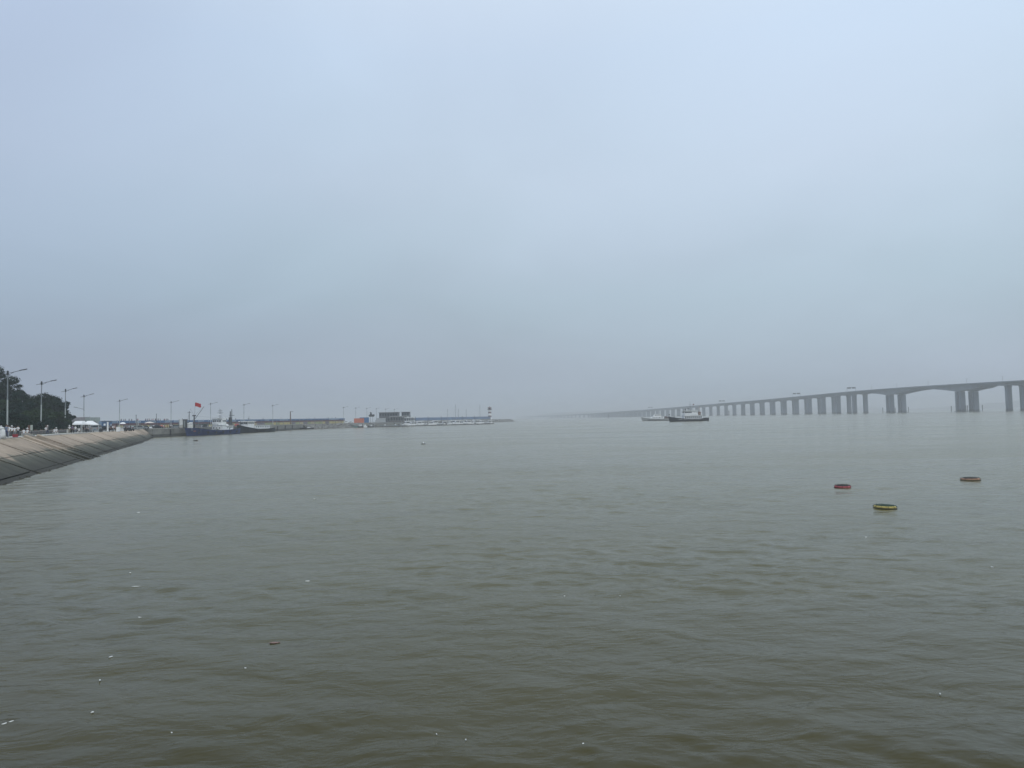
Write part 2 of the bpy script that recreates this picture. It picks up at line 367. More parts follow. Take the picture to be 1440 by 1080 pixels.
# ------------------------------------------------------------------ sloping sea defence
slab_m = bpy.data.materials.new('stained slope concrete'); slab_m.use_nodes = True
def _slab():
    t = slab_m.node_tree; K = t.links.new; b = t.nodes['Principled BSDF']; b.inputs['Roughness'].default_value = .9; b.inputs['Specular IOR Level'].default_value = .25
    g = t.nodes.new('ShaderNodeNewGeometry'); sp = t.nodes.new('ShaderNodeSeparateXYZ'); K(g.outputs['Position'], sp.inputs[0])
    def nz(sc, det=6, ro=.6, vec=None):
        n = t.nodes.new('ShaderNodeTexNoise'); n.inputs['Scale'].default_value = sc; n.inputs['Detail'].default_value = det; n.inputs['Roughness'].default_value = ro
        K(vec or g.outputs['Position'], n.inputs['Vector']); return n
    n1 = nz(.35); n2 = nz(2.2, 5); n3 = nz(.09, 4)
    mp = t.nodes.new('ShaderNodeMapping'); mp.inputs['Rotation'].default_value = (0, 0, R(24)); K(g.outputs['Position'], mp.inputs[0])
    mp2 = t.nodes.new('ShaderNodeMapping'); mp2.inputs['Scale'].default_value = (.07, .9, .1); K(mp.outputs[0], mp2.inputs[0])
    n4 = nz(1.0, 4, .6, mp2.outputs[0])
    # height of the tide line, uneven and with runs
    a1 = t.nodes.new('ShaderNodeMath'); a1.operation = 'MULTIPLY_ADD'; K(n4.outputs['Fac'], a1.inputs[0]); a1.inputs[1].default_value = 2.2; K(sp.outputs['Z'], a1.inputs[2])
    a2 = t.nodes.new('ShaderNodeMath'); a2.operation = 'MULTIPLY_ADD'; K(n3.outputs['Fac'], a2.inputs[0]); a2.inputs[1].default_value = 1.6; K(a1.outputs[0], a2.inputs[2])
    r = t.nodes.new('ShaderNodeValToRGB'); mr = t.nodes.new('ShaderNodeMapRange'); mr.inputs[1].default_value = 1.4; mr.inputs[2].default_value = 5.4
    K(a2.outputs[0], mr.inputs[0]); K(mr.outputs[0], r.inputs[0])
    e = r.color_ramp.elements
    e[0].position, e[0].color = 0, (.045, .043, .038, 1)
    e[1].position, e[1].color = 1, (.38, .31, .235, 1)
    for p, c in ((.22, (.045, .045, .036)), (.42, (.078, .080, .062)), (.54, (.15, .138, .108)), (.60, (.32, .26, .20)), (.85, (.40, .32, .25))):
        q = e.new(p); q.color = (*c, 1)
    m1 = t.nodes.new('ShaderNodeMixRGB'); m1.blend_type = 'MULTIPLY'; m1.inputs[0].default_value = 1
    c1 = t.nodes.new('ShaderNodeMapRange'); K(n1.outputs['Fac'], c1.inputs[0]); c1.inputs[1].default_value = .3; c1.inputs[2].default_value = .7; c1.inputs[3].default_value = .78; c1.inputs[4].default_value = 1.12
    m2 = t.nodes.new('ShaderNodeMixRGB'); m2.blend_type = 'MULTIPLY'; m2.inputs[0].default_value = 1
    c2 = t.nodes.new('ShaderNodeMapRange'); K(n2.outputs['Fac'], c2.inputs[0]); c2.inputs[1].default_value = .3; c2.inputs[2].default_value = .7; c2.inputs[3].default_value = .85; c2.inputs[4].default_value = 1.1
    K(r.outputs[0], m1.inputs[1]); K(c1.outputs[0], m1.inputs[2]); K(m1.outputs[0], m2.inputs[1]); K(c2.outputs[0], m2.inputs[2])
    oi = t.nodes.new('ShaderNodeObjectInfo'); rr = t.nodes.new('ShaderNodeMapRange'); rr.inputs[3].default_value = .84; rr.inputs[4].default_value = 1.12; K(oi.outputs['Random'], rr.inputs[0])
    vs = t.nodes.new('ShaderNodeVectorMath'); vs.operation = 'SCALE'; K(m2.outputs[0], vs.inputs[0]); K(rr.outputs[0], vs.inputs['Scale']); K(vs.outputs[0], b.inputs['Base Color'])
    bp = t.nodes.new('ShaderNodeBump'); bp.inputs['Distance'].default_value = .03; K(n2.outputs['Fac'], bp.inputs['Height']); K(bp.outputs[0], b.inputs['Normal'])
_slab()
# solid body behind the slabs
ts = list(range(-40, TE, 8)) + [TE]
b = MB(); rings = []
for t in ts:
    a, c = slope_pt(t, 0, -.12), slope_pt(t, 1.25, -.12)
    bk = inl(t, 2, ZT - .15)
    rings.append([(bk.x, bk.y, ZT - .15), tuple(a), tuple(c), (c.x, c.y, -4), (bk.x, bk.y, -4)])
b.loft(rings)
dk_joint = mat('dark silty joint', (.05, .047, .04), .95, .3, 1.0, .01)
rev = part('sea_slope', b, dk_joint); tag(rev, kind='structure')
def quad_slab(t0, t1, v0, v1, lift, th=.12):
    P = [slope_pt(t0, v0, lift), slope_pt(t1, v0, lift), slope_pt(t1, v1, lift), slope_pt(t0, v1, lift)]
    Q = [slope_pt(t0, v0, lift - th), slope_pt(t1, v0, lift - th), slope_pt(t1, v1, lift - th), slope_pt(t0, v1, lift - th)]
    return MB().add(P + Q, [(3, 2, 1, 0), (4, 5, 6, 7), (0, 1, 5, 4), (1, 2, 6, 5), (2, 3, 7, 6), (3, 0, 4, 7)])
rnd = random.Random(5)
joints = [-40, -22, -5, 10, 26, 40, 55, 70, 84.5, 98, 'stair', 112.6, 126, 140.5, 157, 173.5, 189, 205, 221, 237, 252, 268, TE]
for a, c in zip(joints[:-1], joints[1:]):
    if a == 'stair' or c == 'stair': continue
    big = 1.25 if joints.index(a) % 2 else .55
    for v0, v1 in ((0.005, .397), (.406, .705), (.717, 1.2)):
        g0 = big + rnd.uniform(0, .08)
        part('concrete_slab', quad_slab(a + g0, c - .06, v0, v1, rnd.uniform(-.02, .05)), slab_m, rev)
# coping along the crest
for k, t in enumerate(np.arange(-40, TE - 3, 6.0)):
    P = []
    for (tt, off) in ((t + .02, 0.0), (t + 5.96, 0.0), (t + 5.96, .42), (t + .02, .42)): P.append(inl(tt, off))
    m_ = MB().add([(p.x, p.y, ZT + .12) for p in P] + [(p.x, p.y, ZT - .3) for p in P], [(0, 1, 2, 3), (7, 6, 5, 4), (0, 4, 5, 1), (1, 5, 6, 2), (2, 6, 7, 3), (3, 7, 4, 0)])
    if 99 < t < 112: continue
    part('coping_stone', m_, concrete_lt, rev)
# stairs down the slope
st = thing('boat_stairs', 'broad concrete stairs running down the sloping sea wall into the water', 'stairs', tuple(inl(103, 0)))
inv = Vector(st.location)
def shift(mb, o):
    mb.v = [tuple(Vector(p) - o) for p in mb.v]; return mb
for k in range(26):
    v0 = k / 26 * 1.15; v1 = (k + 1) / 26 * 1.15
    z = ZT - 4.6 * v0 - .02
    P = [inl(t, -wid(t) * v, z) for t, v in ((102.9, v0), (108.6, v0), (108.6, v1), (102.9, v1))]
    mb = MB().add([(p.x, p.y, p.z + .10) for p in P] + [(p.x, p.y, p.z - .32) for p in P], [(3, 2, 1, 0), (4, 5, 6, 7), (0, 1, 5, 4), (1, 2, 6, 5), (2, 3, 7, 6), (3, 0, 4, 7)])
    part('step', shift(mb, inv), slab_m, st)
for t0, t1 in ((98.6, 100.2), (100.9, 102.7), (108.8, 110.4), (110.9, 112.2)):
    up_ = .30 if t0 in (100.9, 108.8) else .06
    part('side_ramp', shift(quad_slab(t0, t1, -.01, 1.15, up_, .45), inv), slab_m, st)
# rubble at the toe
rb = MB()
for k in range(420):
    t = rnd.uniform(50, TE); v = rnd.uniform(.76, .90); p = slope_pt(t, v); s = rnd.uniform(.12, .42)
    pts = []
    for i in range(5):
        a = 6.283 * i / 5 + rnd.uniform(-.3, .3); pts.append((p.x + s * math.cos(a), p.y + s * math.sin(a)))
    o = len(rb.v)
    rb.v += [(x, y, p.z - .1) for x, y in pts] + [(p.x + rnd.uniform(-.1, .1), p.y + rnd.uniform(-.1, .1), p.z + s * .5)]
    rb.f += [(o + i, o + (i + 1) % 5, o + 5) for i in range(5)]; rb.mi += [0] * 5
r_ = part('loose_stones', rb, slab_m, rev); r_['kind'] = 'stuff'

# ------------------------------------------------------------------ quay face beyond the corner
quay_m = mat('quay wall concrete', (.14, .14, .13), .85, .2, .25, .02, col2=(.25, .245, .225))
qw = thing('quay_wall', 'long grey vertical quay wall behind the moored fishing boats', 'wall', (QX[0][0], QX[0][1], 0))
o0 = Vector((QX[0][0], QX[0][1], 0))
QL = [(-151.6, 285.6)] + QX
def along(poly, step):
    outp = []
    for (x0, y0), (x1, y1) in zip(poly[:-1], poly[1:]):
        d = math.hypot(x1 - x0, y1 - y0); n = max(1, round(d / step))
        for i in range(n):
            outp.append((x0 + (x1 - x0) * i / n, y0 + (y1 - y0) * i / n, x0 + (x1 - x0) * (i + 1) / n, y0 + (y1 - y0) * (i + 1) / n))
    return outp
def wall_seg(s, off0, off1, z0, z1, gap=.04, o=Vector((0, 0, 0))):
    """block along segment s, between offsets off0..off1 to the right of travel"""
    x0, y0, x1, y1 = s; d = math.hypot(x1 - x0, y1 - y0); u = ((x1 - x0) / d, (y1 - y0) / d); n = (u[1], -u[0])
    P = []
    for (s_, of) in ((gap / 2, off0), (d - gap / 2, off0), (d - gap / 2, off1), (gap / 2, off1)):
        P.append((x0 + u[0] * s_ + n[0] * of - o.x, y0 + u[1] * s_ + n[1] * of - o.y))
    return MB().add([(x, y, z0) for x, y in P] + [(x, y, z1) for x, y in P], [(0, 1, 2, 3), (7, 6, 5, 4), (1, 0, 4, 5), (2, 1, 5, 6), (3, 2, 6, 7), (0, 3, 7, 4)])
tide_m = mat('tide-darkened concrete', (.045, .047, .042), .8, .3, .3, .02, col2=(.09, .09, .08))
for k, s in enumerate(along(QL, 12)):
    part('wall_panel', wall_seg(s, .02, .42, 1.25, ZT - .02, .10, o0), quay_m, qw)
    part('tide_panel', wall_seg(s, .02, .50, -1, 1.25, .02, o0), tide_m, qw)
    part('cap_beam', wall_seg(s, -.6, .55, ZT - .02, ZT + .2, .05, o0), concrete_lt, qw)
    if k % 2 == 0 and k < 18:
        x, y = s[0] + .55 - o0.x + .2, s[1] - o0.y + 1
        part('fender', MB().box((x, y, 1.9), (.35, .5, 2.6)), rubber, qw)

# rubble bank between quay and marina, and round the breakwater
rock_m = mat('armour rock', (.10, .10, .095), .9, .25, .5, .05, col2=(.24, .235, .22))
def rock(c, s, rn):
    b = MB(); pts = []
    for z, k in ((-.5, .7), (0, 1.0), (.45, .55)):
        pts.append([(c[0] + s * k * math.cos(a + rn.uniform(-.2, .2)) * rn.uniform(.8, 1.15), c[1] + s * k * math.sin(a) * rn.uniform(.8, 1.15), c[2] + s * z) for a in [6.283 * i / 6 for i in range(6)]])
    return b.loft(pts)
def rocks(name, poly, n, w, smin, smax, label, cat, zmax):
    rn = random.Random(len(poly) * 7 + n); B_ = MB()
    segs = along(poly, 4)
    for i in range(n):
        s = rn.choice(segs); f = rn.random(); x = s[0] + (s[2] - s[0]) * f; y = s[1] + (s[3] - s[1]) * f
        d = math.hypot(s[2] - s[0], s[3] - s[1]); nx, ny = (s[3] - s[1]) / d, -(s[2] - s[0]) / d
        q = rn.random(); k = rock((x + nx * w * q, y + ny * w * q, zmax * (1 - q)), rn.uniform(smin, smax), rn)
        B_.add(k.v, k.f)
    o = part(name, B_, rock_m); tag(o, label, cat); o['kind'] = 'stuff'; return o
rocks('rock_bank', [(-154, 508), (-140, 527), (-122, 552), (-112, 561)], 700, 5.5, .5, 1.3, 'grey rubble bank sloping into the water beside the moored workboats', 'rocks', 3.4)
rocks('breakwater_rocks', [(-52, 640), (-50, 700), (-33, 860), (-20, 905), (-4, 985)], 1500, 7, .7, 1.8, 'grey rock armour around the breakwater under the lighthouse', 'rocks', 3.2)
# rock spit past the lighthouse
sp = MB(); rn = random.Random(3); rr = []
for i in range(9):
    f = i / 8; x, y = -26 + 22 * f, 885 + 110 * f; h = 3.4 * (1 - f) ** .7 + .25; w = 9 * (1 - f) + 2
    rr.append([(x - w, y - 3, -1), (x - w * .4, y - 1, h * .9), (x, y, h), (x + w * .5, y + 1, h * .8), (x + w, y + 3, -1)])
sp.loft(rr); tag(part('breakwater_tip', sp, rock_m), kind='structure')

# ------------------------------------------------------------------ raised sea wall with painted panels, blue fence on top
SW = [(-196, 312), (-191, 350), (-187, 392), (-176, 440), (-163, 492), (-142, 545), (-136, 560)]
murals = [mat('faded yellow wall paint', (.42, .36, .17), .8, .15, .7), mat('faded sand wall paint', (.36, .31, .20), .8, .15, .7),
          mat('faded olive wall paint', (.27, .29, .15), .8, .15, .7), mat('faded mauve grey wall paint', (.17, .16, .17), .8, .15, .7)]
maroon = mat('dark maroon coping paint', (.11, .045, .05), .75, .2, .6)
steel_b = mat('pale blue mesh panel', (.17, .24, .33), .6, .15, 1.2)
sw = thing('sea_wall', 'raised wall with faded yellow panels and dark red band behind the quay', 'wall', (SW[0][0], SW[0][1], ZT)); so = Vector((SW[0][0], SW[0][1], ZT))
fn = thing('blue_fence', 'long blue metal fence along the top of the raised quay wall', 'fence', (SW[0][0], SW[0][1], ZT + 2.9))
fo = Vector((SW[0][0], SW[0][1], ZT + 2.9)); rnd = random.Random(12)
segs = along(SW, 4.4)
FZ = 0.0
for k, s in enumerate(segs):
    part('wall_block', wall_seg(s, -5.0, -.10, -.3, 3.30, .0, so), concrete, sw)
    part('painted_panel', wall_seg(s, -.10, .06, .25, 1.85, .35, so), murals[rnd.choice([0, 0, 1, 2, 3, 3])], sw)
    part('coping', wall_seg(s, -.4, .16, 1.95, 2.9, .03, so), maroon, sw)
    part('fence_panel', wall_seg(s, .2, .25, .0, 1.15, .25, fo), blue_p if rnd.random() < .75 else steel_b, fn)
    part('fence_rail', wall_seg(s, .18, .27, 1.17, 1.25, .0, fo), blue_p, fn)
    x, y = s[0] - fo.x, s[1] - fo.y
    part('fence_post', MB().box((x, y, .72), (.14, .14, 1.5)), steel_dk if k % 3 == 0 else blue_p, fn)
    if k % 2 == 0: part('wall_post', MB().box((s[0] - so.x + .3, s[1] - so.y, 1.5), (.16, .16, 3.0)), steel_gr, sw)
# breakwater wall further out
BW = [(-134, 690), (-108, 725), (-80, 770), (-55, 818), (-28, 872)]
bw = thing('breakwater_wall', 'pale far breakwater wall with blue fence running to the lighthouse', 'wall', (BW[0][0], BW[0][1], ZT)); bo = Vector((BW[0][0], BW[0][1], ZT))
for k, s in enumerate(along(BW, 8)):
    part('wall_block', wall_seg(s, -4, 0, -.6, 2.2, .0, bo), concrete, bw)
    part('fence_panel', wall_seg(s, .02, .10, .9, 3.9, .15, bo), mat('sunbleached blue panel', (.11, .17, .28), .6, .2, .8), bw)
    part('fence_post', MB().box((s[0] - bo.x, s[1] - bo.y, 3.1), (.16, .16, 1.9)), steel_dk, bw)
# ------------------------------------------------------------------ bridge
def lerp_tab(tab, x):
    if x <= tab[0][0]: return tab[0][1]
    for (a, u), (b_, v) in zip(tab[:-1], tab[1:]):
        if x <= b_:
            return u + (v - u) * (x - a) / (b_ - a)
    return tab[-1][1]
DZ = [(500, 27), (700, 30.2), (860, 32.0), (953, 32.9), (1031, 33.3), (1120, 33.4), (1200, 32.7), (1290, 31.0), (1439, 28.2), (1598, 26.0), (1797, 23.6), (2052, 20.6), (2392, 17.2), (2757, 14.5), (3400, 11), (4600, 9), (6000, 9)]
def bz(D):                                   # smooth profile of the deck top above the water
    return EYE + sum(lerp_tab(DZ, D + k) for k in (-90, -45, 0, 45, 90)) / 5
BDX = -0.1254
def bx(D, off=0): return 742.5 + BDX * D + off * .992
def byy(D, off=0): return D + off * .1244
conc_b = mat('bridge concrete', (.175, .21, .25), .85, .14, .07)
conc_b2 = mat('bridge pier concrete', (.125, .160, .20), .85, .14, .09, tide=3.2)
br = thing('sea_bridge', 'long hazy concrete girder bridge on many tall piers crossing the water', 'bridge', (bx(1290), 1290, 0))
bo_ = Vector((bx(1290), 1290, 0))
main = [737, 882 - 2, 882 + 80 - 12 + 4, ]
near = [560, 640, 720, 800, 881.5, 961.5, 1107, 1199]
D = 1199
while D < 3150: D += 46.6; near.append(D)
mains = {961.5, 1107}
def gdepth(D):                               # girder depth: deep over the piers
    i = min(range(len(near)), key=lambda k: abs(near[k] - D)); d = abs(near[i] - D)
    if near[i] in mains: return 3.6 + 6.2 * max(0, 1 - d / 68) ** 1.7
    sp_ = 38 if near[i] < 1190 else 23.3
    return 3.2 + 1.7 * max(0, 1 - d / sp_) ** 1.6
for off in (0, 20.5):
    for a, c in zip(near[:-1], near[1:]):
        n = 16 if c - a > 100 else (8 if c < 2000 else 4); rings = []
        for i in range(n + 1):
            D = a + (c - a) * i / n; zt = bz(D); g = gdepth(D); r = []
            for o_, z in ((-8.2, zt - .1), (-8.2, zt - .55), (-4.3, zt - 1.2), (-3.6, zt - g), (3.6, zt - g), (4.3, zt - 1.2), (8.2, zt - .55), (8.2, zt - .1)):
                r.append((bx(D, off + o_) - bo_.x, byy(D, off + o_) - bo_.y, z))
            rings.append(r)
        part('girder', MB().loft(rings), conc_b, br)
        for sd in (-8.0, 8.0):
            rings = []
            for i in range(n + 1):
                D = a + (c - a) * i / n; zt = bz(D)
                rings.append([(bx(D, off + sd + o_) - bo_.x, byy(D, off + sd + o_) - bo_.y, zt + z) for o_, z in ((-.2, -.1), (.2, -.1), (.2, 1.1), (-.2, 1.1))])
            part('parapet', MB().loft(rings), conc_b, br)
    # plain deck running on to the far shore
    rings = []
    for i in range(20):
        D = near[-1] + i * 130; zt = bz(D)
        rings.append([(bx(D, off + o_) - bo_.x, byy(D, off + o_) - bo_.y, z) for o_, z in ((-8.2, zt + 1), (-4, zt - 3.6), (4, zt - 3.6), (8.2, zt + 1))])
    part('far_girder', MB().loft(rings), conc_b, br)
rzb = math.atan2(BDX, 1) * -1
for off in (0, 20.5):
    for D in near + [near[-1] + 93 * k for k in range(1, 12)]:
        zt = bz(D) - gdepth(D) + .2; X, Y = bx(D, off) - bo_.x, byy(D, off) - bo_.y
        ca = math.cos(rzb); sa = math.sin(rzb)
        def P(lx, ly): return (X + lx * ca - ly * sa, Y + lx * sa + ly * ca)
        b_ = MB()
        if D in mains:
            for ly in (-3.6, 3.6): b_.box((*P(0, ly), zt / 2 - 1), (7.6, 2.6, zt + 2), rzb)
            b_.box((*P(0, 0), -.6), (10, 12, 2.4), rzb)
        else:
            b_.box((*P(0, 0), zt / 2 - 1), (6.8, 3.6, zt + 2), rzb)
            b_.box((*P(0, 0), zt - 1.1), (8.0, 3.7, 1.2), rzb)
            b_.box((*P(0, 0), -.6), (8.2, 5.2, 2.0), rzb)
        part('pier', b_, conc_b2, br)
for D in (1034, 960, 900, 850, 1103, 1165):
    z = bz(D); part('lamp_post', MB().tube((bx(D, 10) - bo_.x, byy(D, 10) - bo_.y, z), (bx(D, 10) - bo_.x, byy(D, 10) - bo_.y, z + 8), .16).tube((bx(D, 10) - bo_.x - 1.8, byy(D, 10) - bo_.y, z + 8.1), (bx(D, 10) - bo_.x + 1.8, byy(D, 10) - bo_.y, z + 8.1), .10), steel_gr, br)
for D in (1206, 1385, 1735, 2290):
    z = bz(D); x0, x1 = bx(D, -7.6) - bo_.x, bx(D, 7.6) - bo_.x; y = D - bo_.y
    part('sign_gantry', MB().tube((x0, y, z), (x0, y, z + 8.2), .22).tube((x1, y, z), (x1, y, z + 8.2), .22).box(((x0 + x1) / 2, y, z + 8.2), (15.2, .4, .4)), steel_gr, br)
    part('sign_board', MB().box(((x0 + x1) / 2 - 3.9, y - .3, z + 7.4), (6.2, .2, 2.6)).box(((x0 + x1) / 2 + 3.9, y - .3, z + 7.4), (6.2, .2, 2.6)), steel_dk, br)
# mooring and guard piles
for px, D, top, lab in ((1025, 1420, 10.5, 'dark marker pile standing in the water in front of the low bridge approach'),
                   (1241.5, 1085, 8.3, 'dark guard pile left of the left main-span pier'), (1259, 1088, 7.6, 'dark guard pile between the two left main-span piers'),
                   (1277.5, 1092, 8.5, 'dark guard pile right of the left main-span pier'), (1337.8, 945, 8.0, 'dark guard pile left of the right main-span pier'),
                   (1358.4, 947, 8.2, 'left one of two close guard piles between the right main-span piers'), (1360.6, 948, 8.2, 'right one of two close guard piles between the right main-span piers'), (1381.5, 950, 8.4, 'dark guard pile right of the right main-span pier')):
    o = part('guard_pile', MB().tube((0, 0, -2), (0, 0, top), .45 if D < 1300 else .85, n=10).tube((0, 0, top), (0, 0, top + .35), .6, .5, n=10), steel_dk)
    o.location = (gx(px, D), D, 0); tag(o, lab, 'pile', 'guard piles around the bridge')

# ------------------------------------------------------------------ far hills
hill_m = mat('far wooded hill', (.05, .06, .045), .95, .3, .004)
def hill(name, pts, D, depth):
    rings = []
    for px, h in pts:
        x = gx(px, D); rings.append([(x, D - depth * .5, -1), (x * 1.02, D - depth * .2, h * .6), (x * 1.05, D, h), (x * 1.1, D + depth * .6, h * .5), (x * 1.12, D + depth, -1)])
    b_ = MB().loft(rings)
    return tag(part(name, b_, hill_m, smooth=False), kind='structure')
hill('right_hill', [(1150, .5), (1230, 4), (1300, 12), (1330, 22), (1341, 34), (1365, 37), (1385, 38), (1396, 47), (1405, 56), (1417, 57), (1432, 50), (1450, 53), (1490, 62), (1560, 58), (1700, 30)], 4700, 1000)
hill('left_hill', [(725, 2), (742, 7), (752, 22), (765, 36), (785, 44), (805, 48), (835, 48), (880, 50), (950, 46), (1040, 44), (1200, 40)], 5900, 1400)

# ------------------------------------------------------------------ street lamps
def lamp_root(H_, two=False):
    r = thing('street_lamp', 'x', 'street lamp')
    part('lower_pole', MB().tube((0, 0, 0), (0, 0, 7.0), .16, .13, 10), pole_lt, r)
    part('upper_pole', MB().tube((0, 0, 7.0), (0, 0, H_), .125, .085, 10), steel_gr, r)
    part('base_plate', MB().lathe([(.32, 0), (.32, .08), (.2, .12), (.18, .5)], 10), pole_lt, r)
    part('collar', MB().lathe([(.10, H_ - .9), (.19, H_ - .85), (.19, H_ - .15), (.10, H_)], 8), steel_dk, r)
    part('arm', MB().tube((-.75, 0, H_ - .75), (2.3, 0, H_ - .02), .06, .045, 6).tube((0, 0, H_ - .95), (1.2, 0, H_ - .33), .035, .03, 5), steel_dk, r)
    h = part('lamp_head', MB().loft([[(x, y * w, z + zz) for y, zz in ((-1, 0), (-.6, .09), (.6, .09), (1, 0), (.9, -.05), (-.9, -.05))] for x, w, z in ((2.1, .09, H_ - .06), (2.4, .17, H_ + .02), (3.3, .19, H_ + .18), (3.55, .10, H_ + .22))]), steel_dk, r)
    part('lens', MB().box((2.85, 0, H_ + .03), (.8, .24, .03)), white_d, h)
    part('rear_lamp', MB().loft([[(x, y * w, z + zz) for y, zz in ((-1, 0), (-.6, .07), (.6, .07), (1, 0))] for x, w, z in ((-.6, .08, H_ - .74), (-1.15, .13, H_ - .85), (-1.3, .08, H_ - .88))]), steel_dk, r)
    return r
proto = lamp_root(12.75); used = False
lamps = [(11, 521, 'street lamp nearest on the left, its pale pole in front of the tallest trees'),
         (58, 536, 'second street lamp from the left, rising over the low dark trees'),
         (91.8, 546.8, 'third street lamp, pale pole at the right edge of the trees'),
         (118.3, 555, 'street lamp just right of the trees above the white tents, with a low side arm'),
         (168, 562, 'street lamp standing alone over the people by the white stall'),
         (240.5, 564.2, 'street lamp on the quay left of the red flag'),
         (296.2, 566.5, 'street lamp right of the red flag behind the blue boat'),
         (342.8, 568, 'street lamp behind the dark fishing boat'),
         (383.7, 569.2, 'street lamp just past the stern of the dark fishing boat'),
         (483.2, 572.2, 'first street lamp left of the orange container'),
         (500.3, 572.9, 'street lamp behind the orange container'),
         (516, 573.5, 'street lamp left of the dark raised sculpture'),
         (529.3, 574, 'street lamp between the dark sculpture and the grey marina building'),
         (542.5, 574.4, 'street lamp rising behind the left half of the marina building'),
         (554.5, 574.9, 'street lamp rising behind the right half of the marina building')]
for px, py, lab in lamps:
    D = 11.5 * F0 / (hzn(px) - py)
    p = (gx(px, D, ZT + 9), D, ZT)
    if not used: r = proto; r['label'] = lab; r.location = p; used = True; r['group'] = 'street lamps along the road and quay'
    else: r = dup(proto, lab, p, 0, 1, 'street lamps along the road and quay')
    r.rotation_euler = (R(random.uniform(-.4, .4)), R(random.uniform(-.5, .5)), R(random.uniform(-4, 12)))
    if px == 118.3:
        part('side_arm', MB().tube((0, 0, 7.6), (-2.6, 0, 8.3), .06, .045, 6), steel_dk, r)
        part('side_lamp_head', MB().loft([[(x, y * w, z + zz) for y, zz in ((-1, -.04), (-.6, .09), (.6, .09), (1, -.04))] for x, w, z in ((-2.3, .09, 8.2), (-2.6, .18, 8.3), (-3.6, .16, 8.5))]), steel_dk, r)

# ------------------------------------------------------------------ trees
leaf_m = [mat('dark evergreen foliage', (.004, .012, .007), .85, .5, .35, spec=.08, col2=(.015, .034, .015)),
          mat('olive green foliage', (.011, .024, .011), .85, .5, .35, spec=.08, col2=(.028, .050, .022)),
          mat('blue green foliage', (.005, .016, .012), .85, .5, .35, spec=.08, col2=(.014, .034, .023))]
bark = mat('dark bark', (.045, .038, .03), .9, .2, 2.0)
wooded = [inl(t, o_) for t, o_ in ((60, 34), (290, 34))]
hs = MB(); rg = []
for t in range(20, 232, 12):
    f = max(.05, 1 - max(0, (t - 130)) / 100.0); h = 11 * f
    A = [inl(t, 33), inl(t, 42), inl(t, 60), inl(t, 120), inl(t, 150)]
    rg.append([(A[0].x, A[0].y, ZT - .1), (A[1].x, A[1].y, ZT + h * .35), (A[2].x, A[2].y, ZT + h), (A[3].x, A[3].y, ZT + h * 1.1), (A[4].x, A[4].y, ZT - .1)])
hs.loft(rg)
tag(part('hillside', hs, mat('undergrowth on the slope', (.012, .024, .011), .95, .4, .6, .1, spec=.05)), kind='structure')
def hill_z(x, y):
    best = ZT
    t = (-(x) - 25.8) / .45
    return best
def tree(label, px, D, top, w, m, rn, base_z=ZT, trunk_h=.3, n=4200, leaf=.30):
    x = gx(px, D, top - 3)
    r = thing('tree', label, 'tree', (x, D, base_z), rn.uniform(0, 6), 'trees beside the road')
    H_ = top - base_z
    tb = MB(); z0 = H_ * trunk_h
    tb.tube((0, 0, -.8), (.1, .05, z0), .035 * H_ ** .9, .025 * H_ ** .9, 8)
    blobs = []
    for i in range(22):
        a = rn.uniform(0, 6.283); zz = z0 + (H_ - z0) * rn.uniform(.05, .88)
        q = rn.uniform(.35, .92) * w * math.sqrt(max(.1, 1 - (2 * (zz - z0) / (H_ - z0) - .8) ** 2 * .7)); s = rn.uniform(.17, .36) * w
        s *= 1 - .35 * (zz / H_ > .7)
        blobs.append((q * math.cos(a), q * math.sin(a), zz, s, s * rn.uniform(.55, .8)))
    blobs.append((0, 0, H_ - .36 * w, .42 * w, .3 * w)); blobs.append((0, 0, z0 + (H_ - z0) * .45, .66 * w, (H_ - z0) * .38))
    for (bx_, by_, bz_, s, _) in blobs[:8]: tb.tube((0, 0, z0 * .75), (bx_, by_, bz_), .012 * H_, .004 * H_, 5)
    part('trunk', tb, bark, r)
    V = []; Fc = []
    tot = sum(b_[3] ** 2 for b_ in blobs)
    for (cx, cy, cz, s, sz) in blobs:
        for i in range(int(n * s * s / tot)):
            v = Vector((rn.gauss(0, 1), rn.gauss(0, 1), rn.gauss(0, 1))).normalized() * (rn.uniform(.7, 1.0) if rn.random() < .8 else rn.uniform(.9, 1.22))
            c = Vector((cx + v.x * s, cy + v.y * s, cz + v.z * sz))
            if c.z < z0 * .5: continue
            k = leaf * rn.uniform(.5, 1.35)
            nrm = (v + Vector((rn.uniform(-.8, .8), rn.uniform(-.8, .8), rn.uniform(-.3, .9)))).normalized()
            a = nrm.orthogonal().normalized(); b2 = nrm.cross(a); t_ = rn.uniform(0, 6.28)
            a, b2 = a * math.cos(t_) + b2 * math.sin(t_), b2 * math.cos(t_) - a * math.sin(t_)
            o_ = len(V); V += [c + a * k, c + b2 * k * .55 + nrm * .06, c - a * k * .9, c - b2 * k * .6 + nrm * .04]; Fc.append((o_, o_ + 1, o_ + 2, o_ + 3))
    f = MB(); f.add(V, Fc); part('crown', f, m, r)
    return r
rt = random.Random(21)
